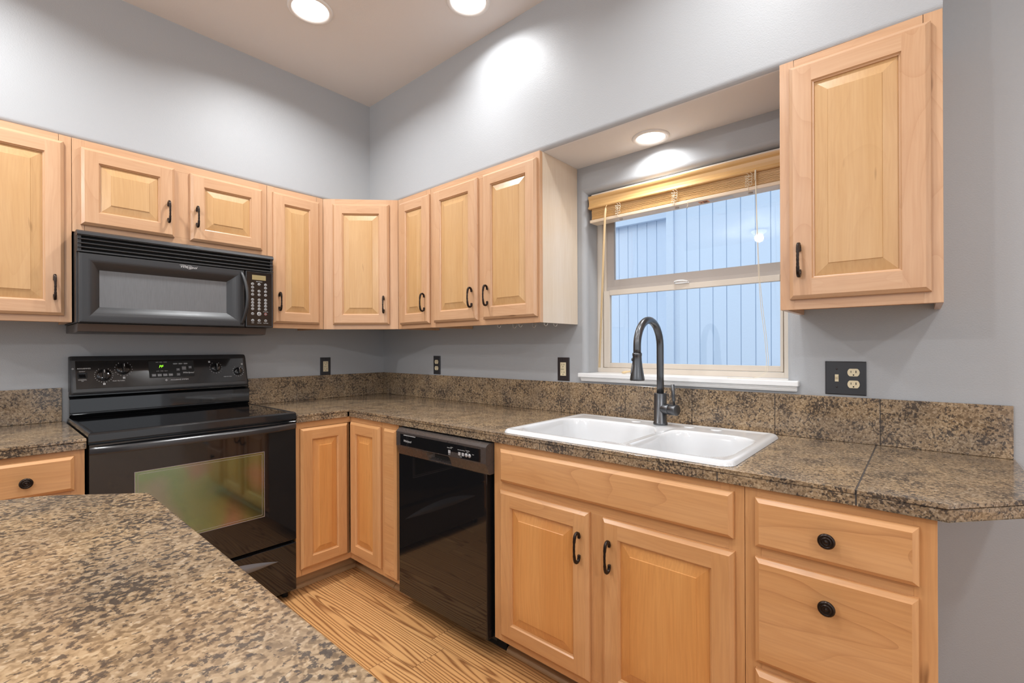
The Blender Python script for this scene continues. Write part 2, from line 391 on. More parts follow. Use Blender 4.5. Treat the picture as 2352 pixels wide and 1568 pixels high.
def glass_mat():
    k, n, b = mat('window_glass'); n.nodes.remove(b)
    out = n.nodes['Material Output']
    tr = N(n, 'ShaderNodeBsdfTransparent'); tr.inputs[0].default_value = (0.96, 0.97, 0.98, 1)
    gl = N(n, 'ShaderNodeBsdfGlossy', _Roughness=0.01); gl.inputs[0].default_value = (1, 1, 1, 1)
    fr = N(n, 'ShaderNodeFresnel', _IOR=1.5); mx = N(n, 'ShaderNodeMixShader')
    n.links.new(fr.outputs[0], mx.inputs[0]); n.links.new(tr.outputs[0], mx.inputs[1]); n.links.new(gl.outputs[0], mx.inputs[2]); n.links.new(mx.outputs[0], out.inputs[0])
    return k
GLASS = glass_mat()
def oven_glass():
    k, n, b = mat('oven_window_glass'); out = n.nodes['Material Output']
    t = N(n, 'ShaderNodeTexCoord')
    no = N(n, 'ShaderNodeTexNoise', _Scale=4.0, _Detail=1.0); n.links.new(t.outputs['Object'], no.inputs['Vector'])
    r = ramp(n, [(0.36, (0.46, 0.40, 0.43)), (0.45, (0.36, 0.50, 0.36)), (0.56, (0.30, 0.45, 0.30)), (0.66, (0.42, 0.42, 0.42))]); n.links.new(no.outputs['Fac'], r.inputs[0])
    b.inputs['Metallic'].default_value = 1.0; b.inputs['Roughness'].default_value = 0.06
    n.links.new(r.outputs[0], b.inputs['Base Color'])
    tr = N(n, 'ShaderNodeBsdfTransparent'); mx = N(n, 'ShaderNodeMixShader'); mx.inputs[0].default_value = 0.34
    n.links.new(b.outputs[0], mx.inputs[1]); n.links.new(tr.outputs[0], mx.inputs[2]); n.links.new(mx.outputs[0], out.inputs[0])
    return k
OVG = oven_glass()
def micro_window():
    k, n, b = mat('perforated_microwave_window')
    t = N(n, 'ShaderNodeTexCoord')
    v = N(n, 'ShaderNodeTexNoise', _Scale=400.0, _Detail=1.0)
    n.links.new(vmath(n, 'MULTIPLY', t.outputs['Object'], (1, 1, 0.06)), v.inputs['Vector'])
    r = ramp(n, [(0.3, (0.13, 0.132, 0.137)), (0.7, (0.15, 0.152, 0.158))]); n.links.new(v.outputs['Fac'], r.inputs[0])
    n.links.new(r.outputs[0], b.inputs['Base Color']); b.inputs['Roughness'].default_value = 0.32
    return k
MWIN = micro_window()

# ------------------------------------------------------------------ room shell
FZ = 0.04                      # finished floor height
ZC, ZS, SD = 2.746, 2.093, 0.2825
WV0, WV1, WZ0, WZ1 = 1.684, 2.521, 1.100, 1.962     # window opening
mb = MB(); mb.box(-5.2, 0.12, -6.2, 0.12, -0.06, FZ); struct(build('floor', mb, FLOORM))
mb = MB(); mb.box(-5.2, 0.12, -6.2, 0.12, ZC, ZC + 0.1); struct(build('ceiling', mb, CEIL))
mb = MB(); mb.box(-5.2, 0.12, 0.0, 0.12, FZ, ZC); struct(build('wall_left', mb, WALL))
# window wall with a rounded (bullnose) reveal round the opening
mb = MB(); R = 0.026; TW = 0.16
V0, V1, Za, Zb = WV0, WV1, WZ0, WZ1
mb.box(0, TW, -(V0 - R), 0.0, FZ, ZC); mb.box(0, TW, -6.2, -(V1 + R), FZ, ZC)
mb.box(0, TW, -(V1 + R), -(V0 - R), FZ, Za); mb.box(0, TW, -(V1 + R), -(V0 - R), Zb + R, ZC)
seg = 8
def arc(c0, d0, sgn):  # quarter round from wall face into the reveal
    return [(c0 - sgn * R * math.cos(a), d0 + R - R * math.sin(a)) for a in [math.pi/2 * i / seg for i in range(seg, -1, -1)]]
rows_l = [( -(V0 - R + R * math.sin(a)), R - R * math.cos(a)) for a in [math.pi/2*i/seg for i in range(seg+1)]]
for side, vv in (('l', V0 - R), ('r', V1 + R)):
    sg = 1 if side == 'l' else -1
    line = [(R - R * math.cos(a), -(vv + sg * R * math.sin(a))) for a in [math.pi/2*i/seg for i in range(seg+1)]] + [(TW, -(vv + sg * R))]
    mb.grid([[(x, y, Za) for x, y in line], [(x, y, Zb + R) for x, y in line]])
line = [(R - R * math.cos(a), Zb + R - R * math.sin(a)) for a in [math.pi/2*i/seg for i in range(seg+1)]] + [(TW, Zb)]
mb.grid([[(x, -(V0 - R), z) for x, z in line], [(x, -(V1 + R), z) for x, z in line]])
struct(build('wall_right', mb, WALL, fix=False))

# furr-down over the cabinets, lower edge rounded
mb = MB(); rr = 0.022; c = SD
prof = [(0.0, ZS)] + [(c - rr + rr * math.sin(a), ZS + rr - rr * math.cos(a)) for a in [math.pi/2*i/8 for i in range(9)]] + [(c, ZC)]
def LP(d, z, k):   # mitred L path
    return [(-4.6, -d, z), (-d, -d, z), (-d, -2.93, z)][k]
mb.grid([[LP(d, z, k) for k in range(3)] for d, z in prof], smooth=False)
endp = [(0, ZS)] + prof[1:] + [(0, ZC)]
e = len(mb.v); mb.v += [(-d, -2.93, z) for d, z in endp]; mb.f.append(tuple(range(e, e + len(endp)))); mb.m.append(0); mb.sm.append(False)
so_ = struct(build('trim_1', mb, [WALL, CEIL], fix=False))
for p_ in so_.data.polygons:
    if abs(p_.normal.z) > .9: p_.material_index = 1

# ------------------------------------------------------------------ window 1
win = thing('window_1', 'x', 'window', (0.10, -WV0, WZ0), RB); del win['label']; del win['category']; win['kind'] = 'structure'
# local: s = v - WV0, depth axis: y local = world x - 0.10 (positive = outward)
Wd = WV1 - WV0; HZ = 1.112
def wbox(mb, s0, s1, x0, x1, z0, z1, mi=0): mb.box(s0, s1, x0 - 0.10, x1 - 0.10, z0, z1, mi)
mb = MB(); F = 0.028
wbox(mb, 0, F, .10, .155, HZ, WZ1); wbox(mb, Wd - F, Wd, .10, .155, HZ, WZ1); wbox(mb, F, Wd - F, .10, .155, HZ, HZ + 0.022); wbox(mb, F, Wd - F, .10, .155, WZ1 - 0.025, WZ1)
wbox(mb, F, F + .012, .118, .155, HZ + .022, WZ1 - .025); wbox(mb, Wd - F - .012, Wd - F, .118, .155, HZ + .022, WZ1 - .025)
build('window_frame', mb, VINYL, win, 0.0015)
mb = MB(); L0, L1 = 0.032, Wd - 0.032   # lower sash
wbox(mb, L0, L0 + .032, .106, .128, 1.136, 1.506); wbox(mb, 2.479 - WV0, L1, .106, .128, 1.136, 1.506)
wbox(mb, L0 + .032, 2.479 - WV0, .106, .128, 1.136, 1.158); wbox(mb, L0 + .032, 2.479 - WV0, .104, .128, 1.484, 1.508)
low = build('lower_sash', mb, VINYL, win, 0.0015)
mb = MB(); wbox(mb, L0 + .03, L1 - .007, .116, .120, 1.154, 1.488); build('glass_pane', mb, GLASS, low)
mb = MB(); U0, U1 = 0.036, Wd - 0.036
wbox(mb, U0, U0 + .040, .128, .150, 1.512, WZ1 - .025); wbox(mb, 2.478 - WV0, U1, .128, .150, 1.512, WZ1 - .025)
wbox(mb, U0 + .04, 2.478 - WV0, .128, .150, 1.512, 1.560); wbox(mb, U0 + .04, 2.478 - WV0, .128, .150, 1.91, WZ1 - .025)
wbox(mb, U0, U1, .122, .150, 1.506, 1.526)
ups = build('upper_sash', mb, VINYLD, win, 0.0015)
mb = MB(); wbox(mb, U0 + .038, U1 - .004, .138, .142, 1.556, 1.915); build('glass_pane', mb, GLASS, ups)
mb = MB(); s0 = 2.10 - WV0
mb.tube([(s0 + x, .100 - .10 - y, 1.5135 + z) for x, y, z in ((-.028, .0, 0), (-.024, .012, .004), (-.008, .016, .006), (.012, .014, .006), (.026, .004, .003), (.030, .0, 0))], 0.0035, 8)
wbox(mb, s0 - .030, s0 + .034, .099, .116, 1.508, 1.514)
build('sash_lock', mb, WHITE, win)
# stool and apron, painted white
mb = MB(); a, b2 = 1.6525, 2.5607
mb.box(-.0006, .104, -(V1 - .001), -(V0 + .001), 1.101, 1.1115); mb.box(-.030, -.0005, -b2, -a, 1.092, 1.1115)
pr = [(0, 1.0915), (-.022, 1.0915), (-.0205, 1.087), (-.0175, 1.084), (-.0165, 1.080), (-.0135, 1.0765), (-.013, 1.073), (0, 1.073)]
mb.prism(pr, lambda p, q, aa: (p - .0005, aa, q), -(b2 - .006), -(a + .008))
struct(build('trim_2', mb, WHITE, bevel=0.003))

# ------------------------------------------------------------------ neighbour's house outside
h = thing('neighbouring_house', 'pale blue house wall with vertical grooved siding outside the window', 'building', (2.0, -1.6, 0.0), RB)
def siding(mb, va, vb, x, z0, z1, step, ph):
    # local: s = v-1.6, y = x-2.0
    mb.box(va - 1.6, vb - 1.6, x - 2.0, x - 2.0 + .02, z0, z1, 0)
g = MB()
def planks(v0, v1, x, step, g0, z0, z1):
    mbp = MB(); cuts = [v0]; k = g0
    while k < v1:
        if k > v0: cuts.append(k)
        k += step
    cuts.append(v1)
    for i in range(len(cuts) - 1):
        mbp.box(cuts[i] + .0035 - 1.6, cuts[i+1] - .0035 - 1.6, x - 2.0, x - 2.0 + .012, z0, z1, 0)
    mbp.box(v0 - 1.6, v1 - 1.6, x - 2.0 + .004, x - 2.0 + .05, z0, z1, 1)
    return mbp
build('siding_panel', planks(1.30, 4.6, 2.0, .1045, 1.411, 0.0, 3.9), [SIDING, SIDGRV], h)
build('recessed_siding_panel', planks(-.9, 1.30, 2.6, .1045, .465 - 1.3585, 0.0, 3.9), [SIDING, SIDGRV], h)
mb = MB(); mb.box(1.24 - 1.6, 1.302 - 1.6, -.02, .62, 0, 3.9); build('corner_board', mb, SIDING, h, 0.003)
mb = MB(); mb.box(-.9 - 1.6, 1.24 - 1.6, .55, .60, 2.50, 2.85); build('trim_board', mb, SIDING, h, 0.003)

# ------------------------------------------------------------------ cabinet kit
def prect(x0, x1, z0, z1, d): return [(x0, -d, z0), (x1, -d, z0), (x1, -d, z1), (x0, -d, z1)]
def ring_faces(mb, r0, r1, mh, mv, smooth=False):
    for j in range(4):
        j2 = (j + 1) % 4
        mb.quad([r0[j], r0[j2], r1[j2], r1[j]], mh if j in (0, 2) else mv, smooth)
def make_door(parent, x0, x1, z0, z1, d, handle=None, slab=False, name='door', knob=None, rail=0.055):
    V_, H_, P_, Q_ = (BMV, BMH, BMP, BMPH) if z1 < .9 else (MV, MH, MP, MPH)
    mb = MB(); T = 0.0195; d0 = d + 0.0008
    r = lambda i, dd: prect(x0 + i, x1 - i, z0 + i, z1 - i, d0 + dd)
    mb.quad(r(0, 0)[::-1], 1)
    ch = 0.011
    ring_faces(mb, r(0, 0), r(0, .009), 1, 0); ring_faces(mb, r(0, .009), r(.0015, .0115), 1, 0)
    ring_faces(mb, r(.0015, .0115), r(ch, T), 1, 0)
    if slab:
        mb.quad(r(ch, T), 2)
        o = build(name, mb, [V_, H_, Q_], parent)
    else:
        f = rail; xi0, xi1, zi0, zi1 = x0 + f, x1 - f, z0 + f, z1 - f; D = d0 + T
        P = lambda x, z: (x, -D, z)
        mb.quad([P(x0+ch, z0+ch), P(xi0, z0+ch), P(xi0, z1-ch), P(x0+ch, z1-ch)], 0)
        mb.quad([P(xi1, z0+ch), P(x1-ch, z0+ch), P(x1-ch, z1-ch), P(xi1, z1-ch)], 0)
        mb.quad([P(xi0, z0+ch), P(xi1, z0+ch), P(xi1, zi0), P(xi0, zi0)], 1)
        mb.quad([P(xi0, zi1), P(xi1, zi1), P(xi1, z1-ch), P(xi0, z1-ch)], 1)
        ring_faces(mb, r(f, T), r(f + .003, T - .005), 1, 0)
        ring_faces(mb, r(f + .003, T - .005), r(f + .006, T - .0065), 1, 0)
        ring_faces(mb, r(f + .006, T - .0065), r(f + .007, T - .012), 1, 0)
        o = build(name, mb, [V_, H_], parent)
        mp = MB(); i0 = f + .0055
        rp = lambda i, dd: prect(x0 + i0 + i, x1 - i0 - i, z0 + i0 + i, z1 - i0 - i, d0 + dd)
        mp.quad(rp(0, .004)[::-1], 0)
        wbev = min(.034, (x1 - x0 - 2 * i0) * .24)
        ring_faces(mp, rp(0, .004), rp(0, .0085), 0, 0); ring_faces(mp, rp(0, .0085), rp(wbev, T - .0035), 0, 0)
        ring_faces(mp, rp(wbev, T - .0035), rp(wbev + .0012, T - .0015), 0, 0)
        mp.quad(rp(wbev + .0012, T - .0015), 0)
        build('raised_panel', mp, P_, o)
    if handle: put_handle(o, handle[0], d0 + T, handle[1])
    if knob: put_knob(o, knob[0], d0 + T, knob[1])
    return o
def handle_mesh():
    half = [(.027, .0045), (.036, .0048), (.043, .008), (.0468, .0145), (.0462, .0215), (.041, .027), (.033, .0298), (.024, .0315), (.016, .0325), (.008, .033), (0, .0332)]
    pts = [(0, -d, z) for z, d in half] + [(0, -d, -z) for z, d in half[-2::-1]]
    # resample
    P = [Vector(p) for p in pts]; Q = []
    for i in range(len(P) - 1):
        for k in range(3): Q.append(P[i].lerp(P[i+1], k / 3))
    Q.append(P[-1])
    rad = []; tw = []
    for p in Q:
        z = p.z; a = abs(z)
        core = p.y < -.029 and a < .021
        rad.append(.0036 if core else (.0047 if a > .03 else .0044))
        tw.append(min(max((z + .019) / .038, 0), 1) * math.pi * 1.5 if p.y < -.02 else (0 if z < 0 else math.pi * 1.5))
    mb = MB(); mb.tube(Q, rad, 12, sect='sq', twist=tw)
    return mb
HM = None
def put_handle(parent, s, d, z):
    global HM
    if HM is None:
        o = build('handle', handle_mesh(), IRON, parent); HM = o.data
        HM.transform(Matrix.Translation((0, 0, Z0[parent.name])))
    else:
        o = bpy.data.objects.new('handle', HM); col.objects.link(o); o.parent = parent
    o.location = (s, -d, z - Z0[parent.name])
    return o
KM = None
def put_knob(parent, s, d, z):
    global KM
    if KM is None:
        mb = MB(); M = Matrix.Rotation(math.pi / 2, 4, 'X')
        prof = [(.0085, 0), (.0075, .004), (.0065, .010), (.009, .014), (.0155, .0165), (.0175, .019), (.0172, .0215), (.0150, .0238), (.0125, .0245), (.0115, .0232), (.0105, .0232), (.0095, .0246), (.0065, .0250), (.0055, .0240), (.0045, .0242), (0, .0262)]
        mb.lathe(prof, M, 36); o = build('knob', mb, IRON, parent); KM = o.data; KM.transform(Matrix.Translation((0, 0, Z0[parent.name])))
    else:
        o = bpy.data.objects.new('knob', KM); col.objects.link(o); o.parent = parent
    o.location = (s, -d, z - Z0[parent.name])
    return o
def carcass(parent, w, z0, z1, depth, under=True, side_mats=None, top=True, rb=0.019):
    mb = MB(); t = .015; D = depth - .0195; g = .0006
    mb.sd(g, t, .002, D, z0, z1, 1); mb.sd(w - t, w - g, .002, D, z0, z1, 2)
    zb = z0 + (rb if under else 0.0)
    mb.sd(t, w - t, .002, D, zb, zb + .015, 3)
    mb.sd(t, w - t, .002, .008, zb + .015, z1, 0)
    if top: mb.sd(t, w - t, .008, D, z1 - .015, z1, 0)
    sm = side_mats or (MV, MV)
    return build('carcass', mb, [MV, sm[0], sm[1], MUNDER], parent)
def face_frame(parent, w, z0, z1, depth, stile=.038, mids=(), rails=(), sl=None, sr=None, tr=.038, br=.038):
    mb = MB(); g = .0005; a = sl or stile; b = sr or stile; D0, D1 = depth - .019, depth
    mb.sd(g, a, D0, D1, z0, z1, 0); mb.sd(w - b, w - g, D0, D1, z0, z1, 0)
    mb.sd(a, w - b, D0, D1, z1 - tr, z1, 1); mb.sd(a, w - b, D0, D1, z0, z0 + br, 1)
    for m0, m1, za, zb in mids: mb.sd(m0, m1, D0, D1, za, zb, 0)
    for za, zb in rails: mb.sd(a, w - b, D0, D1, za, zb, 1)
    mb.sd(a + .001, w - b - .001, D0 - .001, D0 + .003, z0 + br, z1 - tr, 0)
    return build('face_frame', mb, [BMV, BMH] if z1 < .9 else [MV, MH], parent, 0.0006, 1)

UZ0, UZ1, UD = 1.3435, 2.0925, 0.297
HZU = 1.4795
# --- upper cabinets, stove wall
c = runA('wall_cabinet', 'tall single-door maple wall cabinet left of the microwave, cut by the photo edge', 'cabinet', 2.118, UZ0)
carcass(c, .457, UZ0, UZ1, UD); face_frame(c, .457, UZ0, UZ1, UD)
make_door(c, .028, .457 - .0235, 1.369, 2.064, UD, handle=(2.118 - 1.714, 1.478))
c = runA('wall_cabinet', 'short two-door maple wall cabinet directly above the black microwave', 'cabinet', 1.6605, 1.7125)
Wm = 1.6605 - .9065
carcass(c, Wm, 1.7125, UZ1, UD, under=False); face_frame(c, Wm, 1.7125, UZ1, UD, mids=[(.345, .41, 1.7505, 2.0545)])
make_door(c, 1.6605 - 1.635, 1.6605 - 1.3147, 1.744, 2.061, UD, handle=(1.6605 - 1.341, 1.853))
make_door(c, 1.6605 - 1.2535, 1.6605 - .933, 1.742, 2.058, UD, handle=(1.6605 - 1.2297, 1.853))
c = runA('wall_cabinet', 'narrow single-door maple wall cabinet between the microwave and the corner cabinet', 'cabinet', .906, UZ0)
carcass(c, .307, UZ0, UZ1, UD); face_frame(c, .307, UZ0, UZ1, UD)
make_door(c, .906 - .879, .906 - .626, 1.3695, 2.063, UD, handle=(.906 - .8545, 1.483))
# --- diagonal corner cabinet (its own frame: s along the 45 degree front)
c = thing('corner_wall_cabinet', 'maple corner wall cabinet with one door facing diagonally into the kitchen', 'cabinet', (-.5985, -.2975, UZ0), -math.pi/4)
DL = math.hypot(.301, .301); h2 = DL / 2
# footprint in the local frame; front edge on y=0
def loc45(u, v):
    dx, dy = -u + .5985, -v + .2975; cs, sn = math.cos(math.pi/4), math.sin(math.pi/4)
    return (dx * cs - dy * sn, dx * sn + dy * cs)
pts = [(0.0, .019), (DL, .019), loc45(.002, .5985), loc45(.002, .002), loc45(.5985, .002)]
mb = MB()
P3 = [(x, y, UZ0) for x, y in pts]
poly = [(.0006, .019), (DL - .0006, .019)] + [loc45(.002, .5975), loc45(.002, .002), loc45(.5975, .002)]
mb.prism(poly, lambda p, q, a: (p, q, a), UZ0 + .019, UZ1)
for (xa, ya), (xb, yb) in ((poly[1], poly[2]), (poly[4], poly[0])):
    d = Vector((xb - xa, yb - ya, 0)).normalized(); nn = Vector((-d.y, d.x, 0)) * .012
    mb.prism([(xa, ya), (xb, yb), (xb + nn.x, yb + nn.y), (xa + nn.x, ya + nn.y)], lambda p, q, a: (p, q, a), UZ0, UZ0 + .019)
build('carcass', mb, [MUNDER], c)
mb = MB(); mb.box(.0, .068, 0, .019, UZ0, UZ1, 0); mb.box(DL - .068, DL, 0, .019, UZ0, UZ1, 0); mb.box(.068, DL - .068, 0, .019, UZ1 - .042, UZ1, 1); mb.box(.068, DL - .068, 0, .019, UZ0, UZ0 + .042, 1)
build('face_frame', mb, [MV, MH], c, .0006, 1)
make_door(c, .0565, .3760, 1.3697, 2.062, 0.0, handle=(.3468, 1.483))
# --- upper cabinets, window wall
c = runB('wall_cabinet', 'narrow single-door maple wall cabinet right of the diagonal corner cabinet', 'cabinet', .599, UZ0)
carcass(c, .297, UZ0, UZ1, UD); face_frame(c, .297, UZ0, UZ1, UD)
make_door(c, .631 - .599, .8925 - .599, 1.367, 2.062, UD, handle=(.8638 - .599, 1.479))
c = runB('wall_cabinet', 'double-door maple wall cabinet left of the window with pale exposed side and wire hooks underneath', 'cabinet', .8965, UZ0)
w2 = 1.6366 - .8965
carcass(c, w2, UZ0, UZ1, UD, side_mats=(MV, MSIDE)); face_frame(c, w2, UZ0, UZ1, UD, mids=[(.345, .42, UZ0 + .038, UZ1 - .038)])
make_door(c, .931 - .8965, 1.2595 - .8965, 1.3685, 2.062, UD, handle=(1.2312 - .8965, 1.479))
make_door(c, 1.2985 - .8965, 1.625 - .8965, 1.370, 2.062, UD, handle=(1.3374 - .8965, 1.4805))
hm = None
for d_, v_ in ((.244, 1.333), (.16, 1.36), (.233, 1.460), (.15, 1.475), (.24, 1.6136), (.16, 1.608)):
    if hm is None:
        mb = MB(); pts = [(0, 0, .012), (0, 0, 0)] + [(.0065 - .0065 * math.cos(a), 0, -.010 - .0075 * math.sin(a) - .003) for a in [math.pi * i / 10 for i in range(11)]] + [(.013, 0, -.004)]
        mb.tube(pts, .0013, 6); o = build('cup_hook', mb, STEEL, c); hm = o.data; o.data.transform(Matrix.Translation((0, 0, UZ0)))
    else:
        o = bpy.data.objects.new('cup_hook', hm); col.objects.link(o); o.parent = c
    o.location = (v_ - .8965, -d_, .011); o.rotation_euler = (0, 0, .5); o.scale = (1.15, 1.15, 1.15)
c = runB('wall_cabinet', 'single-door maple wall cabinet right of the window, nearest to the viewer', 'cabinet', 2.5605, UZ0)
w3 = 2.9295 - 2.5605
carcass(c, w3, UZ0, UZ1, UD); face_frame(c, w3, UZ0, UZ1, UD)
make_door(c, 2.588 - 2.5605, 2.9065 - 2.5605, 1.373, 2.066, UD, handle=(2.6163 - 2.5605, 1.4855), rail=.058)

# --- base cabinets
BD, BZ0, BZ1 = 0.616, 0.130, 0.8755
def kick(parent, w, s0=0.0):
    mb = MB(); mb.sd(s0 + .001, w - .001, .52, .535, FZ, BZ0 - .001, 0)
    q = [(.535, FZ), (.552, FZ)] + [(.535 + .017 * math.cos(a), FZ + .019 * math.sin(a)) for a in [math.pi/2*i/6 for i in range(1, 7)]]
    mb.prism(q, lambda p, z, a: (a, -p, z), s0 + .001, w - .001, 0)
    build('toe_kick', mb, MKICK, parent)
c = runA('base_cabinet', 'maple base cabinet with a knobbed top drawer left of the stove, behind the island', 'cabinet', 2.118, FZ)
carcass(c, .4565, BZ0, BZ1, BD, under=False); face_frame(c, .4565, BZ0, BZ1, BD, rails=[(.70, .745)]); kick(c, .4565)
make_door(c, .028, 2.118 - 1.690, .735, .857, BD, slab=True, name='drawer', knob=(2.118 - 1.8113, .790))
make_door(c, .028, 2.118 - 1.690, .160, .704, BD, handle=(.39, .60))
# lazy-susan corner base: built in its own frame at the room corner
c = thing('corner_base_cabinet', 'maple corner base cabinet with two doors meeting at the inner corner', 'cabinet', (0, 0, FZ), 0.0)
mb = MB()
mb.box(-.9045, -.889, -.597, -.002, BZ0, BZ1); mb.box(-.597, -.002, -.9075, -.892, BZ0, BZ1)
mb.box(-.889, -.002, -.597, -.002, BZ0, BZ0 + .015); mb.box(-.597, -.002, -.892, -.597, BZ0, BZ0 + .015)
mb.box(-.889, -.002, -.008, -.002, BZ0 + .015, BZ1); mb.box(-.008, -.002, -.892, -.008, BZ0 + .015, BZ1)
build('carcass', mb, MV, c)
mb = MB()
mb.box(-.9045, -.878, -BD, -BD + .019, BZ0, BZ1, 0); mb.box(-.878, -BD, -BD, -BD + .019, BZ0, BZ0 + .03, 1); mb.box(-.878, -BD, -BD, -BD + .019, BZ1 - .03, BZ1, 1)
mb.box(-BD, -BD + .019, -.9075, -.90, BZ0, BZ1, 0); mb.box(-BD, -BD + .019, -.90, -BD + .019, BZ0, BZ0 + .03, 2); mb.box(-BD, -BD + .019, -.90, -BD + .019, BZ1 - .03, BZ1, 2)
mb.box(-.878, -BD + .002, -BD + .014, -BD + .018, BZ0 + .03, BZ1 - .03, 0); mb.box(-BD + .014, -BD + .018, -.90, -BD + .002, BZ0 + .03, BZ1 - .03, 0)
MHY = maple('amber_maple_grain_along_window_wall', 1, BA, BB, BC)
build('face_frame', mb, [BMV, BMH, MHY], c, .0006, 1)
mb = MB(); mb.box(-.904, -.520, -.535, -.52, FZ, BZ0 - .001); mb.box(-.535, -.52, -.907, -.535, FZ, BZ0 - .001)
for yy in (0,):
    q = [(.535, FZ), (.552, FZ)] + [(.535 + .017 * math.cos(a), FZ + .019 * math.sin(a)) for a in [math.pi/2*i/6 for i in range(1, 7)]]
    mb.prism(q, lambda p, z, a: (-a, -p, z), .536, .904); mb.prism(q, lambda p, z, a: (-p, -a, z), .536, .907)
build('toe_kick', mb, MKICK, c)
make_door(c, -.8865, -.6385, .163, .845, BD)
# right leaf of the pair faces the stove wall's direction: authored in a turned child frame
dr = make_door(c, .6385, .9080 + .002, .163, .850, BD)
for oo in [dr]:
    oo.rotation_euler = (0, 0, RB)
c = runB('base_cabinet', 'very narrow maple base cabinet between the corner cabinet and the dishwasher', 'cabinet', .909, FZ)
carcass(c, .136, BZ0, BZ1, BD, under=False); face_frame(c, .136, BZ0, BZ1, BD, sl=.03, sr=.015); kick(c, .136)
make_door(c, .945 - .909, 1.043 - .909, .150, .850, BD, slab=True, name='door')
c = runB('base_cabinet', 'maple sink base cabinet with a false drawer front over two doors', 'cabinet', 1.6565, FZ)
w4 = 2.5415 - 1.6565; o4 = 1.6565
carcass(c, w4, BZ0, BZ1, BD, under=False, top=False); face_frame(c, w4, BZ0, BZ1, BD, rails=[(.70, .745)], mids=[(.42, .475, BZ0 + .038, .70)]); kick(c, w4)
make_door(c, 1.698 - o4, 2.517 - o4, .734, .856, BD, slab=True, name='false_drawer_front')
make_door(c, 1.696 - o4, 2.0825 - o4, .160, .7035, BD, handle=(2.0527 - o4, .591))
make_door(c, 2.132 - o4, 2.519 - o4, .160, .7005, BD, handle=(2.1623 - o4, .5925))
c = runB('drawer_cabinet', 'maple base cabinet with a stack of knobbed drawers at the right end of the counter', 'cabinet', 2.5418, FZ)
w5 = 2.9105 - 2.5418; o5 = 2.5418
carcass(c, w5, BZ0, BZ1, BD, under=False); face_frame(c, w5, BZ0, BZ1, BD, rails=[(.70, .735), (.41, .45)]); kick(c, w5)
make_door(c, 2.568 - o5, 2.8815 - o5, .730, .854, BD, slab=True, name='drawer', knob=(2.7226 - o5, .7915))
make_door(c, 2.568 - o5, 2.8805 - o5, .441, .704, BD, slab=True, name='drawer', knob=(2.7222 - o5, .639))
make_door(c, 2.568 - o5, 2.8805 - o5, .160, .4215, BD, slab=True, name='drawer', knob=(2.7222 - o5, .36))

# ------------------------------------------------------------------ worktops and backsplash
CT, CB, CF = .914, .8765, .631
def W(mb, u0, u1, v0, v1, z0, z1, mi=0): mb.box(-u1, -u0, -v1, -v0, z0, z1, mi)
TT = .011
mb = MB()
J = [2.775]
W(mb, .634, .905, .001, CF + .002, CT - TT, CT)
W(mb, .001, CF + .002, .001, 1.704, CT - TT, CT)
W(mb, .001, .080, 1.704, 2.496, CT - TT, CT); W(mb, .597, CF + .002, 1.704, 2.496, CT - TT, CT)
W(mb, .001, CF + .002, 2.496, 2.7735, CT - TT, CT)
endpoly = [(.001, 2.7765), (CF + .002, 2.7765), (CF + .002, 2.926), (.455, 3.082), (.001, 3.082)]
mb.prism([(-u, -v) for u, v in endpoly], lambda p, q, a: (p, q, a), CT - TT, CT)
# front edging
W(mb, .640, .905, CF - .012, CF, CB, CT - TT - .0012)
for va, vb in ((.640 - .009, 1.8845), (1.8875, 2.4765), (2.4795, 2.7735), (2.7765, 2.926)): W(mb, CF - .012, CF, va, vb, CB, CT - TT - .0012)
ep = [(CF, 2.926), (.455, 3.082), (.446, 3.074), (CF - .012, 2.921)]
mb.prism([(-u, -v) for u, v in ep], lambda p, q, a: (p, q, a), CB, CT - TT - .0012)
W(mb, .001, .455, 3.070, 3.082, CB, CT - TT - .0012)
gb = MB()
mbg = mb
W(mb, .003, CF - .002, 2.773, 2.777, CT - TT, CT - .0012, 1)
W(mb, CF - .011, CF - .0015, 1.884, 1.888, CB + .001, CT - TT, 1); W(mb, CF - .011, CF - .0015, 2.476, 2.480, CB + .001, CT - TT, 1); W(mb, CF - .011, CF - .0015, 2.773, 2.777, CB + .001, CT - TT, 1)
W(mb, .003, CF - .004, .62, 1.70, CT - TT - .003, CT - TT, 1)
W(mb, CF - .010, CF - .002, .64, 2.92, CT - TT - .004, CT - TT, 1)
tag(build('countertop', mb, [GR, GROUT], bevel=.0028, seg=3), 'speckled brown granite counter running from the stove through the corner and under the sink', 'countertop')
mb = MB(); W(mb, 1.6585, 2.40, .001, CF + .002, CT - TT, CT); W(mb, 1.6585, 2.40, CF - .012, CF, CB, CT - TT - .0012); W(mb, 1.66, 2.40, CF - .010, CF - .002, CT - TT - .004, CT - TT, 1)
tag(build('countertop', mb, [GR, GROUT], bevel=.0028, seg=3), 'short speckled brown granite counter left of the stove', 'countertop')
SZ0, SZ1, ST = CT + .0006, 1.0635, .0115
mb = MB(); ed = [.012, .3185, .6225, .9005]
for i in range(len(ed) - 1): W(mb, ed[i] + .001, ed[i+1] - .001, .0005, ST, SZ0, SZ1)
ed = [.0005, .40, .6985, .9985, 1.2985, 1.591, 1.8905, 2.186, 2.4842, 2.785, 3.0795]
for i in range(len(ed) - 1): W(mb, .0005, ST, ed[i] + .001, ed[i+1] - .001, SZ0, SZ1)
W(mb, .012, .90, .0005, ST - .002, SZ0, SZ1 - .001, 1); W(mb, .0005, ST - .002, .012, 3.078, SZ0, SZ1 - .001, 1)
tag(build('backsplash', mb, [GR, GROUT], bevel=.0012, seg=2), 'low brown granite tile backsplash wrapping the corner and passing under the window', 'backsplash')
mb = MB(); ed = [1.6655, 1.95, 2.25, 2.40]
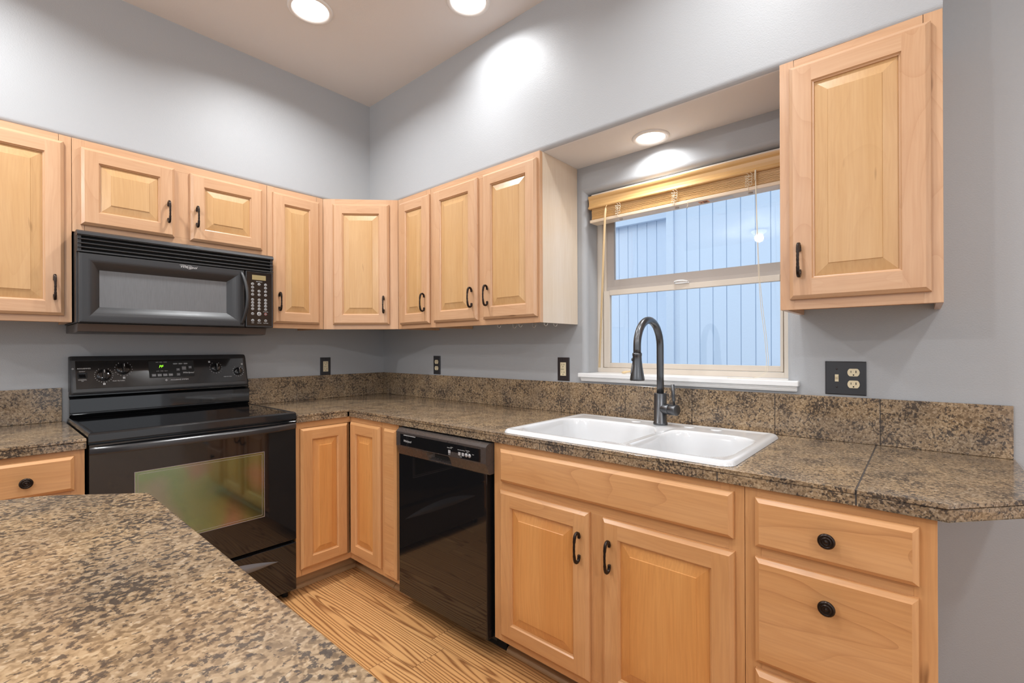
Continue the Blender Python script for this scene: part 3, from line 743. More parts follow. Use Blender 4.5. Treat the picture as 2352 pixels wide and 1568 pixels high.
for i in range(len(ed) - 1): W(mb, ed[i] + .001, ed[i+1] - .001, .0005, ST, SZ0, SZ1)
W(mb, 1.667, 2.399, .0005, ST - .002, SZ0, SZ1 - .001, 1)
tag(build('backsplash', mb, [GR, GROUT], bevel=.0012, seg=2), 'low brown granite tile backsplash left of the stove', 'backsplash')

# ------------------------------------------------------------------ island
isl = [(1.6672, 3.25), (1.6672, 1.600), (1.6700, 1.588), (1.815, 1.446), (1.828, 1.438), (2.35, 1.215), (2.9, 1.215), (2.9, 3.25)]
mb = MB(); mb.prism([(-u, -v) for u, v in isl], lambda p, q, a: (p, q, a), CT - .0375, CT)
tag(build('island_countertop', mb, GRI, bevel=.004, seg=3), 'large tan speckled granite island top with a clipped corner in the foreground', 'countertop')
c = thing('island_cabinet', 'dark island base carrying the foreground granite top', 'cabinet', (-1.70, -3.2, FZ), 0)
mb = MB(); bp = [(1.705, 3.20), (1.705, 1.66), (1.85, 1.52), (2.35, 1.30), (2.86, 1.30), (2.86, 3.20)]
mb.prism([(-u + 1.70, -v + 3.2) for u, v in bp], lambda p, q, a: (p, q, a), FZ + .0005, CT - .0385)
build('cabinet_body', mb, BLK, c)
for zz in (.62, .42):
    mb = MB(); mb.tube([(-.005, y, zz) if i in (0, 5) else (.03, y, zz) for i, y in enumerate((1.05, 1.06, 1.09, 1.41, 1.44, 1.45))], .006, 10)
    build('handle', mb, STEEL, c)

# ------------------------------------------------------------------ sink
sk = thing('sink', 'white double-bowl drop-in porcelain sink set into the granite counter', 'sink', (0, 0, CT), 0)
SU0, SU1, SV0, SV1 = .058, .6165, 1.690, 2.512
def rrect_sd(x, y, x0, x1, y0, y1, r):
    qx = abs(x - (x0 + x1) / 2) - (x1 - x0) / 2 + r; qy = abs(y - (y0 + y1) / 2) - (y1 - y0) / 2 + r
    return math.hypot(max(qx, 0), max(qy, 0)) + min(max(qx, qy), 0) - r
def sstep(a, b, x):
    t = min(max((x - a) / (b - a), 0), 1); return t * t * (3 - 2 * t)
NX, NY = 140, 206; rows = []
for j in range(NY + 1):
    row = []
    for i in range(NX + 1):
        u = SU0 + (SU1 - SU0) * i / NX; v = SV0 + (SV1 - SV0) * j / NY
        sdv = rrect_sd(u, v, SU0, SU1, SV0, SV1, .038)
        if sdv > 0:   # pull onto the rounded outline
            cu = min(max(u, SU0 + .038), SU1 - .038); cv = min(max(v, SV0 + .038), SV1 - .038)
            L = math.hypot(u - cu, v - cv); u = cu + (u - cu) / L * .038; v = cv + (v - cv) / L * .038; sdv = 0
        t = min(-sdv / .016, 1)
        z = .0008 + .0135 * math.sqrt(max(1 - (1 - t) ** 2, 0))
        # the sloping rim dips a little towards the bowls
        z -= .0025 * sstep(.02, .045, -sdv)
        dip = sstep(.045, .0, abs(v - 2.150)) * sstep(.16, .24, u) * sstep(.60, .52, u) * .012
        z -= dip
        for (a0, a1, b0, b1) in ((.185, .575, 1.730, 2.132), (.205, .575, 2.168, 2.475)):
            s = rrect_sd(u, v, a0, a1, b0, b1, .085)
            if s < .010:
                t2 = (.010 - s)
                z -= .185 * (1 - math.exp(-(t2 / .028) ** 2.2))
        row.append((-u, -v, CT + z))
    rows.append(row)
mb = MB(); mb.grid(rows)
so = build('sink_bowl', mb, PORC, sk)
for (uu, vv) in ((.38, 1.93), (.39, 2.32)):
    mb = MB(); mb.lathe([(0, .004), (.02, .002), (.036, .0035), (.044, .006), (.046, .002)], Matrix.Translation((-uu, -vv, CT - .184)), 28); build('drain', mb, STEEL, sk)
for (uu, vv) in ((.115, 2.213), (.115, 2.313), (.115, 1.995)):
    mb = MB(); mb.lathe([(.0205, .0105), (.0205, .0125), (.0185, .0142), (.010, .0148), (0, .0148)], Matrix.Translation((-uu, -vv, CT)), 28); build('hole_cap', mb, PORC, sk)

# ------------------------------------------------------------------ faucet
FU, FV = .128, 2.104; fz = CT + .0122
f = thing('kitchen_faucet', 'dark gunmetal gooseneck pull-down faucet standing behind the sink bowls', 'faucet', (-FU, -FV, fz), math.pi)
# local +x points to the room (world -x), +y = world -y = increasing v
mb = MB(); mb.lathe([(0, 0), (.0270, 0), (.0275, .003), (.0270, .009), (.0245, .011), (.0243, .122), (.0238, .1235), (0, .1235)], Matrix.Translation((0, 0, fz)), 40)
body = build('faucet_body', mb, GUN, f)
zt = 1.335; RA = .1; pts = [(0, 0, fz + .12), (0, 0, 1.12), (0, 0, 1.18)]
pts += [(0, 0, 1.18 + (zt - RA - 1.18) * t) for t in (.5, 1)]
pts += [(RA - RA * math.cos(a), 0, zt - RA + RA * math.sin(a)) for a in [math.pi * i / 28 for i in range(1, 29)]]
pts += [(2 * RA, 0, 1.225), (2 * RA, 0, 1.21)]
mb = MB(); mb.tube(pts, .0138, 24); build('spout', mb, GUN, f)
mb = MB(); X = 2 * RA
mb.lathe([(0, 1.212), (.0165, 1.212), (.0172, 1.208), (.0172, 1.203), (.0160, 1.200), (.0165, 1.185), (.0190, 1.160), (.0240, 1.130), (.0262, 1.117), (.0262, 1.1125), (.0245, 1.111), (0, 1.1125)], Matrix.Translation((X, 0, 0)), 36)
head = build('spray_head', mb, GUN, f)
M = Matrix.Translation((X + .011, -.0125, 1.188)) @ Vector((.66, -.75, .1)).normalized().to_track_quat('Z', 'Y').to_matrix().to_4x4()
mb = MB(); mb.lathe([(.0065, 0), (.006, .002), (.0045, .0035), (0, .0038)], M, 20); build('button', mb, BLKM, head)
rows = []
for k in range(9):   # long oval rocker, following the flare
    t = -1 + 2 * k / 8; zc = 1.155 + .019 * t; hw = .0075 * math.sqrt(max(1 - t * t, .001)); rad = .0190 + (1.160 - zc) * .165
    dirv = Vector((.66, -.75, 0)).normalized(); tan = Vector((.75, .66, 0)).normalized()
    rows.append([tuple(Vector((X, 0, zc)) + dirv * (rad + dd) + tan * ss * hw) for ss, dd in ((-1, -.001), (-.7, .0015), (0, .0025), (.7, .0015), (1, -.001))])
mb = MB(); mb.grid(rows); build('button', mb, BTN, head)
mb = MB()
for k in range(19):
    a = k * 2.4; r = .0052 * math.sqrt(k); mb.cyl((X + r * math.cos(a), r * math.sin(a), 1.1125), (X + r * math.cos(a), r * math.sin(a), 1.1095), .0014, 6)
build('spray_nozzles', mb, STEEL, head)
# side lever body points along +v (local y)
zb = .990
ld = Vector((.30, 1.0, 0)).normalized()
mb = MB(); mb.cyl((ld.x * .012, ld.y * .012, zb), (ld.x * .046, ld.y * .046, zb), .0205, 32); 
mb.cyl((ld.x * .0475, ld.y * .0475, zb), (ld.x * .080, ld.y * .080, zb), .0207, 32)
vb_ = build('valve_housing', mb, GUN, f, .0012)
mb = MB(); bx, by = ld.x * .066, ld.y * .066
mb.tube([(bx, by, zb + .018), (bx - .0005, by - .001, zb + .035), (bx - .001, by - .002, zb + .036), (bx - .002, by - .006, zb + .098)], [.0042, .0042, .0062, .0066], 16)
build('lever', mb, GUN, f)

# ------------------------------------------------------------------ range
RW = .7465; RL = 1.6545
rg = runA('kitchen_range', 'black freestanding glass-top electric stove with oven, green PF on its display', 'stove', RL, FZ)
mb = MB(); mb.sd(.0015, RW - .0015, .03, .600, .075, .893); mb.sd(.01, RW - .01, .05, .56, FZ + .02, .075)
build('body', mb, BLK, rg, .002)
for s_ in (.03, RW - .03):
    mb = MB(); mb.cyl((s_, -.57, FZ), (s_, -.57, .08), .014, 16); build('foot', mb, BLKD, rg)
mb = MB()   # cooktop: raised rim round the glass
r = lambda i, z, s=0: [(i, -.6325 + i, z), (RW - i, -.6325 + i, z), (RW - i, -.048 - i * .3, z), (i, -.048 - i * .3, z)]
mb.frust([r(.001, .8955), r(0, .899), r(0, .924), r(.003, .9295), r(.008, .9315), r(.014, .9315), r(.018, .9285)], cap=True)
mb.quad(r(.001, .8955)[::-1])
ck = build('cooktop', mb, BLK, rg, .0012)
mb = MB(); mb.sd(.019, RW - .019, .056, .613, .9286, .9292); build('glass_surface', mb, BLKG, ck)
# back guard
mb = MB()
lower = [(.030, .926), (.055, .926), (.058, .934), (.068, .936), (.076, .945), (.074, 1.013), (.071, 1.0175), (.060, 1.0175), (.052, 1.024), (.052, 1.045), (.030, 1.045)]
mb.prism(lower, lambda p, q, a: (a, -p, q), .006, RW - .008, 0, False)
bgo = build('backguard', mb, BLKG, rg, .0015)
upper = [(.012, 1.033), (.090, 1.033), (.098, 1.036), (.100, 1.044), (.057, 1.184), (.050, 1.196), (.040, 1.2025), (.012, 1.2025)]
mb = MB()
def wid(z): # rounded top corners
    t = max(0, (z - 1.17) / .0325); return .022 * (1 - math.sqrt(max(1 - t * t, 0)))
def sect(s_, scale):  # scale pulls the outline toward back-bottom for the rounded ends
    return [(s_, -(.012 + (p - .012) * scale), 1.033 + (q - 1.033) * (0.86 + .14 * scale)) for p, q in upper]
rows = [sect(.008, .80), sect(.010, .92), sect(.016, .985), sect(.026, 1.0), sect(RW - .040, 1.0), sect(RW - .028, .985), sect(RW - .021, .92), sect(RW - .018, .80)]
mb.grid(rows, closed=True, smooth=False)
mb.f.append(tuple(range(8))[::-1]); mb.m.append(0); mb.sm.append(False); mb.f.append(tuple(7 * 8 + k for k in range(8))); mb.m.append(0); mb.sm.append(False)
con = build('control_console', mb, BLKM, rg, .002)
dpl = lambda z: .100 - (z - 1.044) * (.043 / .140)
TILT = math.atan2(.043, .140)
def tplate(mb, s0, s1, z0, z1, t, mi=0):
    a = [(s0, -dpl(z0), z0), (s1, -dpl(z0), z0), (s1, -dpl(z1), z1), (s0, -dpl(z1), z1)]
    b = [(x, y - t, z + t * .3) for x, y, z in a]
    mb.frust([a, b], cap=True) if mi == 0 else mb.frust([a, b], [mi, mi], cap=True)
mb = MB(); tplate(mb, .026, RW - .036, 1.058, 1.1815, .0012)
cp = build('control_panel', mb, BLK, con, .0006)
dp2 = lambda z: dpl(z) + .0016
def M_knob(u, z): return Matrix.Translation((RL - u, -dp2(z) + .0003, z)) @ Matrix.Rotation(math.pi / 2 - TILT, 4, 'X')
marks = None
def dot(s_, z, w_=.0010, hh=.0010): tplate_d(marks, s_ - w_, s_ + w_, z - hh, z + hh)
def tplate_d(mb, s0, s1, z0, z1): mb.quad([(s0, -dp2(z0) - .0003, z0), (s1, -dp2(z0) - .0003, z0), (s1, -dp2(z1) - .0003, z1), (s0, -dp2(z1) - .0003, z1)])
for (u, z, rk, nm) in ((1.5336, 1.1163, .0262, 19), (1.4619, 1.1415, .0262, 15), (1.0796, 1.1344, .0225, 13), (.9745, 1.1118, .0205, 13)):
    M = M_knob(u, z)
    mb = MB(); q = rk / .0225
    mb.lathe([(.0195*q, 0), (.0225*q, .0015), (.0222*q, .006), (.0175*q, .0095), (.0140*q, .010), (0, .010)], M, 32)
    grip = [(-.0058, -.0195), (.0058, -.0195), (.0058, .0195), (-.0058, .0195)]
    mb.frust([[tuple(M @ Vector((x*q, y*q, .0095))) for x, y in grip], [tuple(M @ Vector((x*q*.75, y*q*.93, .022))) for x, y in grip], [tuple(M @ Vector((x*q*.5, y*q*.88, .0235))) for x, y in grip]], cap=True)
    kn = build('burner_knob', mb, BLKG, con, .0008)
    mb = MB(); mb.frust([[tuple(M @ Vector((x, y, .0238))) for x, y in ((-.0009, .006), (.0009, .006), (.0009, .0165*q), (-.0009, .0165*q))]], cap=True); build('pointer_mark', mb, PRINT, kn)
    marks = MB()
    for k in range(nm):
        a = math.radians(90 + 32 + (296) * k / (nm - 1)); dot(RL - u + math.cos(a) * (rk + .006), z + math.sin(a) * (rk + .006))
    build('dial_marks', marks, PRINT, con, fix=False)
mb = MB(); tplate(mb, RL - 1.3665, RL - 1.179, 1.094, 1.1745, .0028)
ds = build('display_panel', mb, BLKD, con, .0012)
dp3 = lambda z: dpl(z) + .0034
text_part('display_digits', [('PF', RL - 1.318, 1.1475, .0175, .25, 'CENTER')], GREEN, ds, dp3)
mb = MB(); dpx = dpl
def tbtn(mb, s0, z0, w_, h_):
    z1 = z0 + h_; s1 = s0 + w_; mb.frust([[(s0, -dp3(z0) + .0008, z0), (s1, -dp3(z0) + .0008, z0), (s1, -dp3(z1) + .0008, z1), (s0, -dp3(z1) + .0008, z1)], [(s0 + .001, -dp3(z0) - .001, z0 + .001), (s1 - .001, -dp3(z0) - .001, z0 + .001), (s1 - .001, -dp3(z1) - .001, z1 - .001), (s0 + .001, -dp3(z1) - .001, z1 - .001)]], cap=True)
for (s_, z_, w_, h_) in [(RL - 1.357 + k * .0225, 1.0995, .018, .0145) for k in range(4)] + [(RL - 1.2555, 1.1005, .015, .013), (RL - 1.2555, 1.1245, .015, .013), (RL - 1.232, 1.128, .019, .019), (RL - 1.203, 1.134, .014, .0135), (RL - 1.266, 1.156, .014, .008), (RL - 1.244, 1.156, .014, .008), (RL - 1.222, 1.156, .014, .008)]:
    mb = MB(); tbtn(mb, s_, z_, w_, h_); build('button', mb, BTN, ds, fix=True)
text_part('display_lettering', [('BAKE', RL - 1.348, 1.1065, .0055, 0, 'CENTER'), ('BROIL', RL - 1.3255, 1.1065, .0055, 0, 'CENTER'), ('CLEAN', RL - 1.303, 1.1065, .0055, 0, 'CENTER'), ('WARM', RL - 1.2805, 1.1065, .0055, 0, 'CENTER'),
    ('START', RL - 1.2225, 1.1375, .0058, 0, 'CENTER'), ('OFF', RL - 1.196, 1.141, .0055, 0, 'CENTER'), ('CLOCK  DELAY  COOK', RL - 1.237, 1.160, .006, 0, 'CENTER'), ('BAKE   BROIL   CLEAN', RL - 1.315, 1.169, .0045, 0, 'CENTER'), ('+', RL - 1.248, 1.1315, .010, 0, 'CENTER'), ('-', RL - 1.248, 1.107, .010, 0, 'CENTER'), ('LOCK   TIMED   DELAY', RL - 1.315, 1.126, .0045, 0, 'CENTER'),
    ('Whirlpool', RL - 1.2065, 1.1145, .0115, .35, 'CENTER')], PRINT, ds, lambda z: dp3(z) + .0011)
text_part('console_lettering', [('ACCUBAKE SYSTEM', RL - 1.245, 1.0815, .0085, 0, 'CENTER'), ('PUSH TO TURN', RL - 1.4819, 1.0878, .0062, 0, 'CENTER'), ('PUSH TO TURN', RL - 1.0275, 1.086, .0055, 0, 'CENTER'), ('ACCUSIMMER', RL - 1.600, 1.1475, .0075, 0, 'CENTER'), ('ELEMENT', RL - 1.6067, 1.1345, .005, 0, 'CENTER'), ('CONTROL', RL - 1.6067, 1.098, .006, 0, 'CENTER'), ('ON', RL - 1.6067, 1.0925, .005, 0, 'CENTER')], PRINT, con, lambda z: dp2(z) + .0002)
for (uu, zz, a) in ((1.300, 1.0815, .0050), (1.637, 1.1475, .0042)):
    mb = MB()
    for k in range(4):
        ang = [math.pi/2 * k, math.pi/2 * (k + 1)]
        o1 = [(RL - uu + a * math.cos(t), zz + a * math.sin(t)) for t in ang]; o2 = [(RL - uu + a * .6 * math.cos(t), zz + a * .6 * math.sin(t)) for t in ang]
        mb.quad([(x, -dp2(z) - .0005, z) for x, z in (o1[0], o1[1], o2[1], o2[0])])
    build('diamond_emblem', mb, PRINT, con, fix=False)
for (uu, zz) in ((1.5336, 1.0765), (1.4619, 1.1005), (1.108, 1.1655), (.952, 1.150)):
    mb = MB()
    for i in range(2):
        for j in range(2):
            x0 = RL - uu - .004 + i * .0045; z0 = zz - .004 + j * .0045
            mb.quad([(x, -dp2(z) - .0005, z) for x, z in ((x0, z0), (x0 + .0035, z0), (x0 + .0035, z0 + .0035), (x0, z0 + .0035))])
    build('burner_symbol', mb, PRINT, con, fix=False)
mb = MB(); s_ = RL - 1.6067
tplate(mb, s_ - .017, s_ + .017, 1.1045, 1.1295, .0022); rk = build('element_switch', mb, BLKD, con, .0008)
mb = MB(); z0, z1 = 1.108, 1.126; mb.frust([[(s_ - .012, -dp3(z0), z0), (s_ + .012, -dp3(z0), z0), (s_ + .012, -dp3(z1), z1), (s_ - .012, -dp3(z1), z1)], [(s_ - .010, -dp3(z0) - .003, z0 + .002), (s_ + .010, -dp3(z0) - .003, z0 + .002), (s_ + .010, -dp3(z1) + .0, z1 - .002), (s_ - .010, -dp3(z1) + .0, z1 - .002)]], cap=True); build('rocker', mb, BLKG, rk)
# oven door
DF = .6325; wS0, wS1, wZ0, wZ1 = RL - 1.523, RL - 1.053, .4695, .7655
mb = MB(); z0, z1 = .3255, .888
mb.frust([prect(.002, RW - .002, z0, z1, .602), prect(.002, RW - .002, z0, z1, DF), prect(wS0, wS1, wZ0, wZ1, DF), prect(wS0, wS1, wZ0, wZ1, .606)], cap=True)
mb.quad(prect(.002, RW - .002, z0, z1, .602)[::-1])
od = build('oven_door', mb, BLKG, rg, .0012)
for zz in (.655, .545):
    mb = MB(); mb.cyl((wS0 + .004, -.623, zz), (wS1 - .004, -.623, zz), .0026, 8); build('oven_rack', mb, STEEL, od)
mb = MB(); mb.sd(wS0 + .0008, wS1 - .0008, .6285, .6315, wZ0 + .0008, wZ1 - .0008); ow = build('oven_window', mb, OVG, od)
mb = MB()
for a in (0, .010):
    x0, x1, za, zb_ = wS0 + a, wS1 - a, wZ0 + a, wZ1 - a; t = .0016 if a == 0 else .0009
    for q in ((x0, x1, za, za + t), (x0, x1, zb_ - t, zb_), (x0, x0 + t, za + t, zb_ - t), (x1 - t, x1, za + t, zb_ - t)): mb.sd(q[0], q[1], .6318, DF + .0006, q[2], q[3])
build('window_border', mb, simple('pinkish_glass_edge', (0.42, 0.34, 0.34), 0.3, metal=0.3), od)
# full-width bowed handle
rows = []; K = 40
for k in range(K + 1):
    t = k / K; s_ = .003 + (RW - .006) * t; bow = 1 - (2 * t - 1) ** 4; dd = DF + .006 + .036 * bow; hh = .0135
    inn = DF + .001 + .020 * bow
    zc = .8655
    rows.append([(s_, -inn, zc - hh), (s_, -(dd - .004), zc - hh), (s_, -dd, zc - hh + .005), (s_, -dd, zc + hh - .006), (s_, -(dd - .006), zc + hh), (s_, -inn, zc + hh)])
mb = MB(); mb.grid(rows, closed=True, smooth=True)
for rix in (0, K): mb.f.append(tuple(rix * 6 + k for k in range(6))); mb.m.append(0); mb.sm.append(False)
build('handle', mb, simple('satin_black_handle', (0.035, 0.033, 0.034), 0.22), od, .0012)
# drawer with scooped pull
mb = MB(); mb.sd(.002, RW - .002, .602, DF, .085, .3105)
dw_ = build('storage_drawer', mb, BLKG, rg, .003)
rows = []
for k in range(31):
    t = -1 + 2 * k / 30; s_ = RL - 1.28 + .287 * t; top = .2435 + .045 * (1 - t * t); bot = .2435 - .004 * (1 - t * t); b_ = (1 - t * t)
    rows.append([(s_, -(DF + .0004), top), (s_, -(DF + .004 * b_ + .0004), top * .6 + bot * .4), (s_, -(DF + .016 * b_ + .0004), bot), (s_, -(DF + .0004), bot - .004 * b_)])
mb = MB(); mb.grid(rows); build('drawer_pull', mb, simple('pull_highlight_grey', (0.20, 0.205, 0.22), 0.25, metal=0.4), dw_)  # pale grey paints the highlight of the scoop on the black drawer

# ------------------------------------------------------------------ microwave
mwz = 1.302; ML = 1.6555; MF = .385
mwv = runA('microwave_oven', 'black over-the-range microwave with vent grille and curved door handle, above the stove', 'microwave', ML, mwz)
MWW = ML - .9115
mb = MB(); mb.sd(0, MWW, .003, MF - .03, 1.340, 1.7085); build('body', mb, BLKM, mwv, .003)
mb = MB()   # sloping underside housing
pr = [(.003, 1.304), (.300, 1.302), (.338, 1.306), (.350, 1.3385), (.003, 1.3385)]
mb.prism(pr, lambda p, q, a: (a, -p, q), .004, MWW - .020); build('vent_housing', mb, GRYM, mwv, .002)
# grille
mb = MB()
mb.sd(0, MWW, MF - .030, MF - .022, 1.6225, 1.7085, 1)
top = [(MF - .030, 1.685), (MF + .002, 1.685), (MF + .007, 1.690), (MF + .004, 1.700), (MF - .006, 1.7072), (MF - .030, 1.7085)]
mb.prism(top, lambda p, q, a: (a, -p, q), 0, MWW)
for k in range(3):
    z = 1.6705 - k * .0165
    sl = [(MF - .022, z + .0045), (MF + .002, z - .001), (MF + .004, z + .0015), (MF + .001, z + .0045), (MF - .022, z + .010)]
    mb.prism(sl, lambda p, q, a: (a, -p, q), .002, MWW - .002)
mb.sd(0, MWW, MF - .022, MF + .003, 1.6215, 1.6275)
for s_ in (0.0, MWW - .014): mb.sd(s_ + .001, s_ + .013, MF - .022, MF - .002, 1.6275, 1.69)
build('vent_grille', mb, [BLKM, BLKD], mwv, .001)
# door
dS0, dS1, dZ0, dZ1 = ML - 1.6505, ML - 1.0455, 1.3405, 1.6195
R0 = lambda x0, x1, z0, z1, d: [(x0, -d, z0), (x1, -d, z0), (x1, -d, z1), (x0, -d, z1)]
bS0, bS1, bZ0, bZ1 = ML - 1.6215, ML - 1.0695, 1.3635, 1.5975
wS0_, wS1_, wZ0_, wZ1_ = ML - 1.586, ML - 1.1205, 1.4055, 1.5555
rings = [R0(dS0, dS1, dZ0, dZ1, MF - .029), R0(dS0, dS1, dZ0, dZ1, MF - .004), R0(dS0 + .004, dS1 - .003, dZ0 + .004, dZ1 - .003, MF), R0(dS0 + .010, dS1 - .005, dZ0 + .012, dZ1 - .006, MF + .0005)]
nS = 7
for k in range(nS + 1):
    t = k / nS; q = 1 - (1 - t) ** 1.0; e = math.sin(t * math.pi / 2)
    L = lambda a, b: a + (b - a) * t
    rings.append(R0(L(bS0, wS0_), L(bS1, wS1_), L(bZ0, wZ0_), L(bZ1, wZ1_), MF + .0005 - .021 * (1 - math.cos(t * math.pi / 2))))
mb = MB()
for i in range(len(rings) - 1):
    sm = i >= 4
    for j in range(4):
        j2 = (j + 1) % 4; mb.quad([rings[i][j], rings[i][j2], rings[i+1][j2], rings[i+1][j]], 0, sm)
mb.quad(rings[0][::-1])
md = build('door', mb, BLKM, mwv)
md.data.polygons.foreach_set('use_smooth', [False] * len(md.data.polygons))
mb = MB(); mb.sd(wS0_ - .001, wS1_ + .001, MF - .026, MF - .0208, wZ0_ - .001, wZ1_ + .001); build('window', mb, MWIN, md)
text_part('logo', [('Whirlpool', ML - 1.2814, 1.6035, .0155, .35, 'CENTER')], SILV, md, lambda z: MF + .001)
mb = MB(); s1_ = ML - 1.2814
pts = [(s1_ - .034 + .03 * t, -(MF + .0014), 1.610 - .004 * t + .003 * math.sin(t * 3)) for t in [i / 8 for i in range(9)]]
mb.tube(pts, .0006, 5); mb.tube([(s1_ + .004 + .011 * math.cos(a), -(MF + .0014), 1.6035 + .008 * math.sin(a)) for a in [6.28 * i / 20 for i in range(21)]], .0005, 5)
build('logo_swoosh', mb, SILV, md)
rows = []
for k in range(25):
    t = -1 + 2 * k / 24; b_ = math.sqrt(max(1 - t * t, 0)); z = 1.4825 + .130 * t; dd = MF + .002 + .042 * (1 - t * t); uu = 1.060 - .014 * (1 - t * t)
    rows.append([(ML - uu - .008, -(dd - .010), z), (ML - uu - .007, -(dd - .001), z), (ML - uu, -dd - .001, z), (ML - uu + .0065, -(dd - .002), z), (ML - uu + .008, -(dd - .010), z)])
mb = MB(); mb.grid(rows, closed=True)
for rix in (0, 24): mb.f.append(tuple(rix * 5 + k for k in range(5))); mb.m.append(0); mb.sm.append(False)
build('handle', mb, BLKM, md)
mb = MB(); mb.sd(ML - 1.0415, MWW, MF - .029, MF - .0008, 1.3405, 1.6195); 
pn = build('control_panel', mb, BLKM, mwv, .003)
mb = MB(); mb.sd(ML - 1.037, MWW - .008, MF - .002, MF + .0002, 1.349, 1.615); build('panel_face', mb, BLKG, pn, .0004)
mb = MB(); mb.sd(ML - 1.0125, ML - .9475, MF, MF + .0006, 1.577, 1.601); build('display_window', mb, LCD, pn)
bm_ = None
def mbutton(u, z, r, mt):
    global bm_
    mb = MB(); M = Matrix.Translation((ML - u, -(MF + .0002), z)) @ Matrix.Rotation(math.pi / 2, 4, 'X')
    mb.lathe([(r, 0), (r, .0006), (r * .82, .0008)], M, 18, 0); mb.lathe([(r * .8, .0003), (0, .0005)], M, 18, 1)
    build('button', mb, [mt, BTN], pn)
rowsz = [1.5557, 1.539, 1.5213, 1.5031, 1.4778, 1.4625, 1.4473, 1.4315, 1.4076, 1.3741]
for ci, u in enumerate((1.0102, .9797, .9490)):
    for ri, z in enumerate(rowsz):
        if ci == 1 and ri == 1: continue
        if ci == 1 and ri == 8: mbutton(u, 1.4078, .0098, PRINT); continue
        mbutton(u, z, .0066, PRINTR if (ci == 2 and ri == 8) else SILV)
digs = [(('1', '2', '3')), (('4', '5', '6')), (('7', '8', '9')), (('POP', '0', 'TIME'))]
it = []
for r_, row in enumerate(digs):
    for ci, u in enumerate((1.0102, .9797, .9490)): it.append((row[ci], ML - u, rowsz[4 + r_], .0075 if len(row[ci]) == 1 else .0038, 0, 'CENTER'))
for ci, ws in enumerate((('POPCORN', 'POTATO', 'REHEAT', 'DEFROST'), ('SENSOR', '', 'COOK', 'AUTO'), ('PIZZA', 'VEG', 'KEEP', 'MELT'))):
    for ri, s_ in enumerate(ws):
        if s_: it.append((s_, ML - (1.0102, .9797, .9490)[ci], rowsz[ri], .0032, 0, 'CENTER'))
it += [('START', ML - .9797, 1.4078, .0048, 0, 'CENTER'), ('LIGHT', ML - 1.0102, 1.362, .0042, 0, 'CENTER'), ('VENT FAN', ML - .9797, 1.362, .0042, 0, 'CENTER'), ('TURNTABLE', ML - .9490, 1.362, .0042, 0, 'CENTER'), ('ONE TOUCH', ML - .9797, 1.5685, .0050, 0, 'CENTER'), ('OFF/CANCEL', ML - .9490, 1.419, .0040, 0, 'CENTER')]
text_part('panel_lettering', it, PRINT, pn, lambda z: MF + .0011)

# ------------------------------------------------------------------ dishwasher
DO = 1.0465
dwm = runB('dishwasher', 'black built-in dishwasher with control strip between the corner cabinet and the sink', 'dishwasher', DO, FZ)
DWW = 1.6560 - DO
mb = MB(); mb.sd(.002, DWW - .002, .02, .596, .13, .874); mb.sd(.02, DWW - .004, .45, .545, FZ + .001, .105); mb.sd(.004, DWW - .004, .50, .60, .105, .13)
build('tub', mb, BLKD, dwm)
mb = MB(); mb.sd(1.0755 - DO, 1.637 - DO, .598, .6385, .116, .752); build('door_panel', mb, BLKG, dwm, .003)
vL, vR = 1.083, 1.655
pS, pE = 1.302, 1.446
def csec(s_, pocket=False, ex=0.0):
    F_ = .661 + ex
    if pocket: return [(s_, -.600, .7515), (s_, -.6385, .7515), (s_, -(.6405), .756), (s_, -.622, .764), (s_, -.622, .786), (s_, -F_, .7945), (s_, -F_, .858), (s_, -(F_ - .010), .8675), (s_, -(.642), .8705), (s_, -.600, .8705)]
    return [(s_, -.600, .7515), (s_, -.6405, .7515), (s_, -(.6415), .754), (s_, -(.650), .772), (s_, -(.6585), .790), (s_, -F_, .7955), (s_, -F_, .858), (s_, -(F_ - .010), .8675), (s_, -.642, .8705), (s_, -.600, .8705)]
mb = MB(); rows = [csec(vL - .004 - DO), csec(pS - .004 - DO), csec(pS + .012 - DO, True), csec(pE - .003 - DO, True), csec(pE - DO), csec(vR - DO)]
for p in range(len(rows[0])):
    x, y, z = rows[0][p]; rows[0][p] = (x, y * .5 + (-.600) * .5 if y < -.645 else y, z)
rows.insert(1, csec(vL + .006 - DO))
x = [list(p) for p in rows[-1]]; 
mb.grid(rows, closed=True, smooth=False); nn = len(rows[0])
mb.f.append(tuple(range(nn))); mb.m.append(0); mb.sm.append(False); mb.f.append(tuple((len(rows) - 1) * nn + k for k in range(nn))); mb.m.append(0); mb.sm.append(False)
cons = build('control_console', mb, simple('dark_bronze_plastic', (0.055, 0.046, 0.043), 0.27), dwm, .0012)
mb = MB(); mb.sd(1.119 - DO, 1.6285 - DO, .658, .6614, .7975, .8500); build('control_strip', mb, BLKG, cons, .0015)
mb = MB(); mb.sd(pS + .012 - DO, pE - .004 - DO, .6205, .6222, .764, .786); build('pocket_shade_sheet', mb, BLKD, cons)  # black sheet standing for the shade inside the handle pocket
dd6 = lambda z: .6616
text_part('logo', [('Whirlpool', 1.1720 - DO, .8205, .0135, .3, 'CENTER')], PRINT, cons, dd6)
text_part('console_lettering', [('Heated Dry', 1.452 - DO, .8305, .0058, 0, 'CENTER'), ('Locked', 1.466 - DO, .8345, .0045, 0, 'CENTER'), ('Heavy Normal Rinse', 1.5215 - DO, .8305, .0050, 0, 'CENTER'), ('Wash Dry', 1.558 - DO, .8325, .0055, 0, 'CENTER'), ('Clean', 1.558 - DO, .8265, .0050, 0, 'CENTER'), ('Option', 1.451 - DO, .8045, .0045, 0, 'CENTER'), ('Cycles', 1.520 - DO, .8045, .0045, 0, 'CENTER'), ('Reset', 1.588 - DO, .8225, .0045, 0, 'CENTER')], PRINT, cons, dd6)
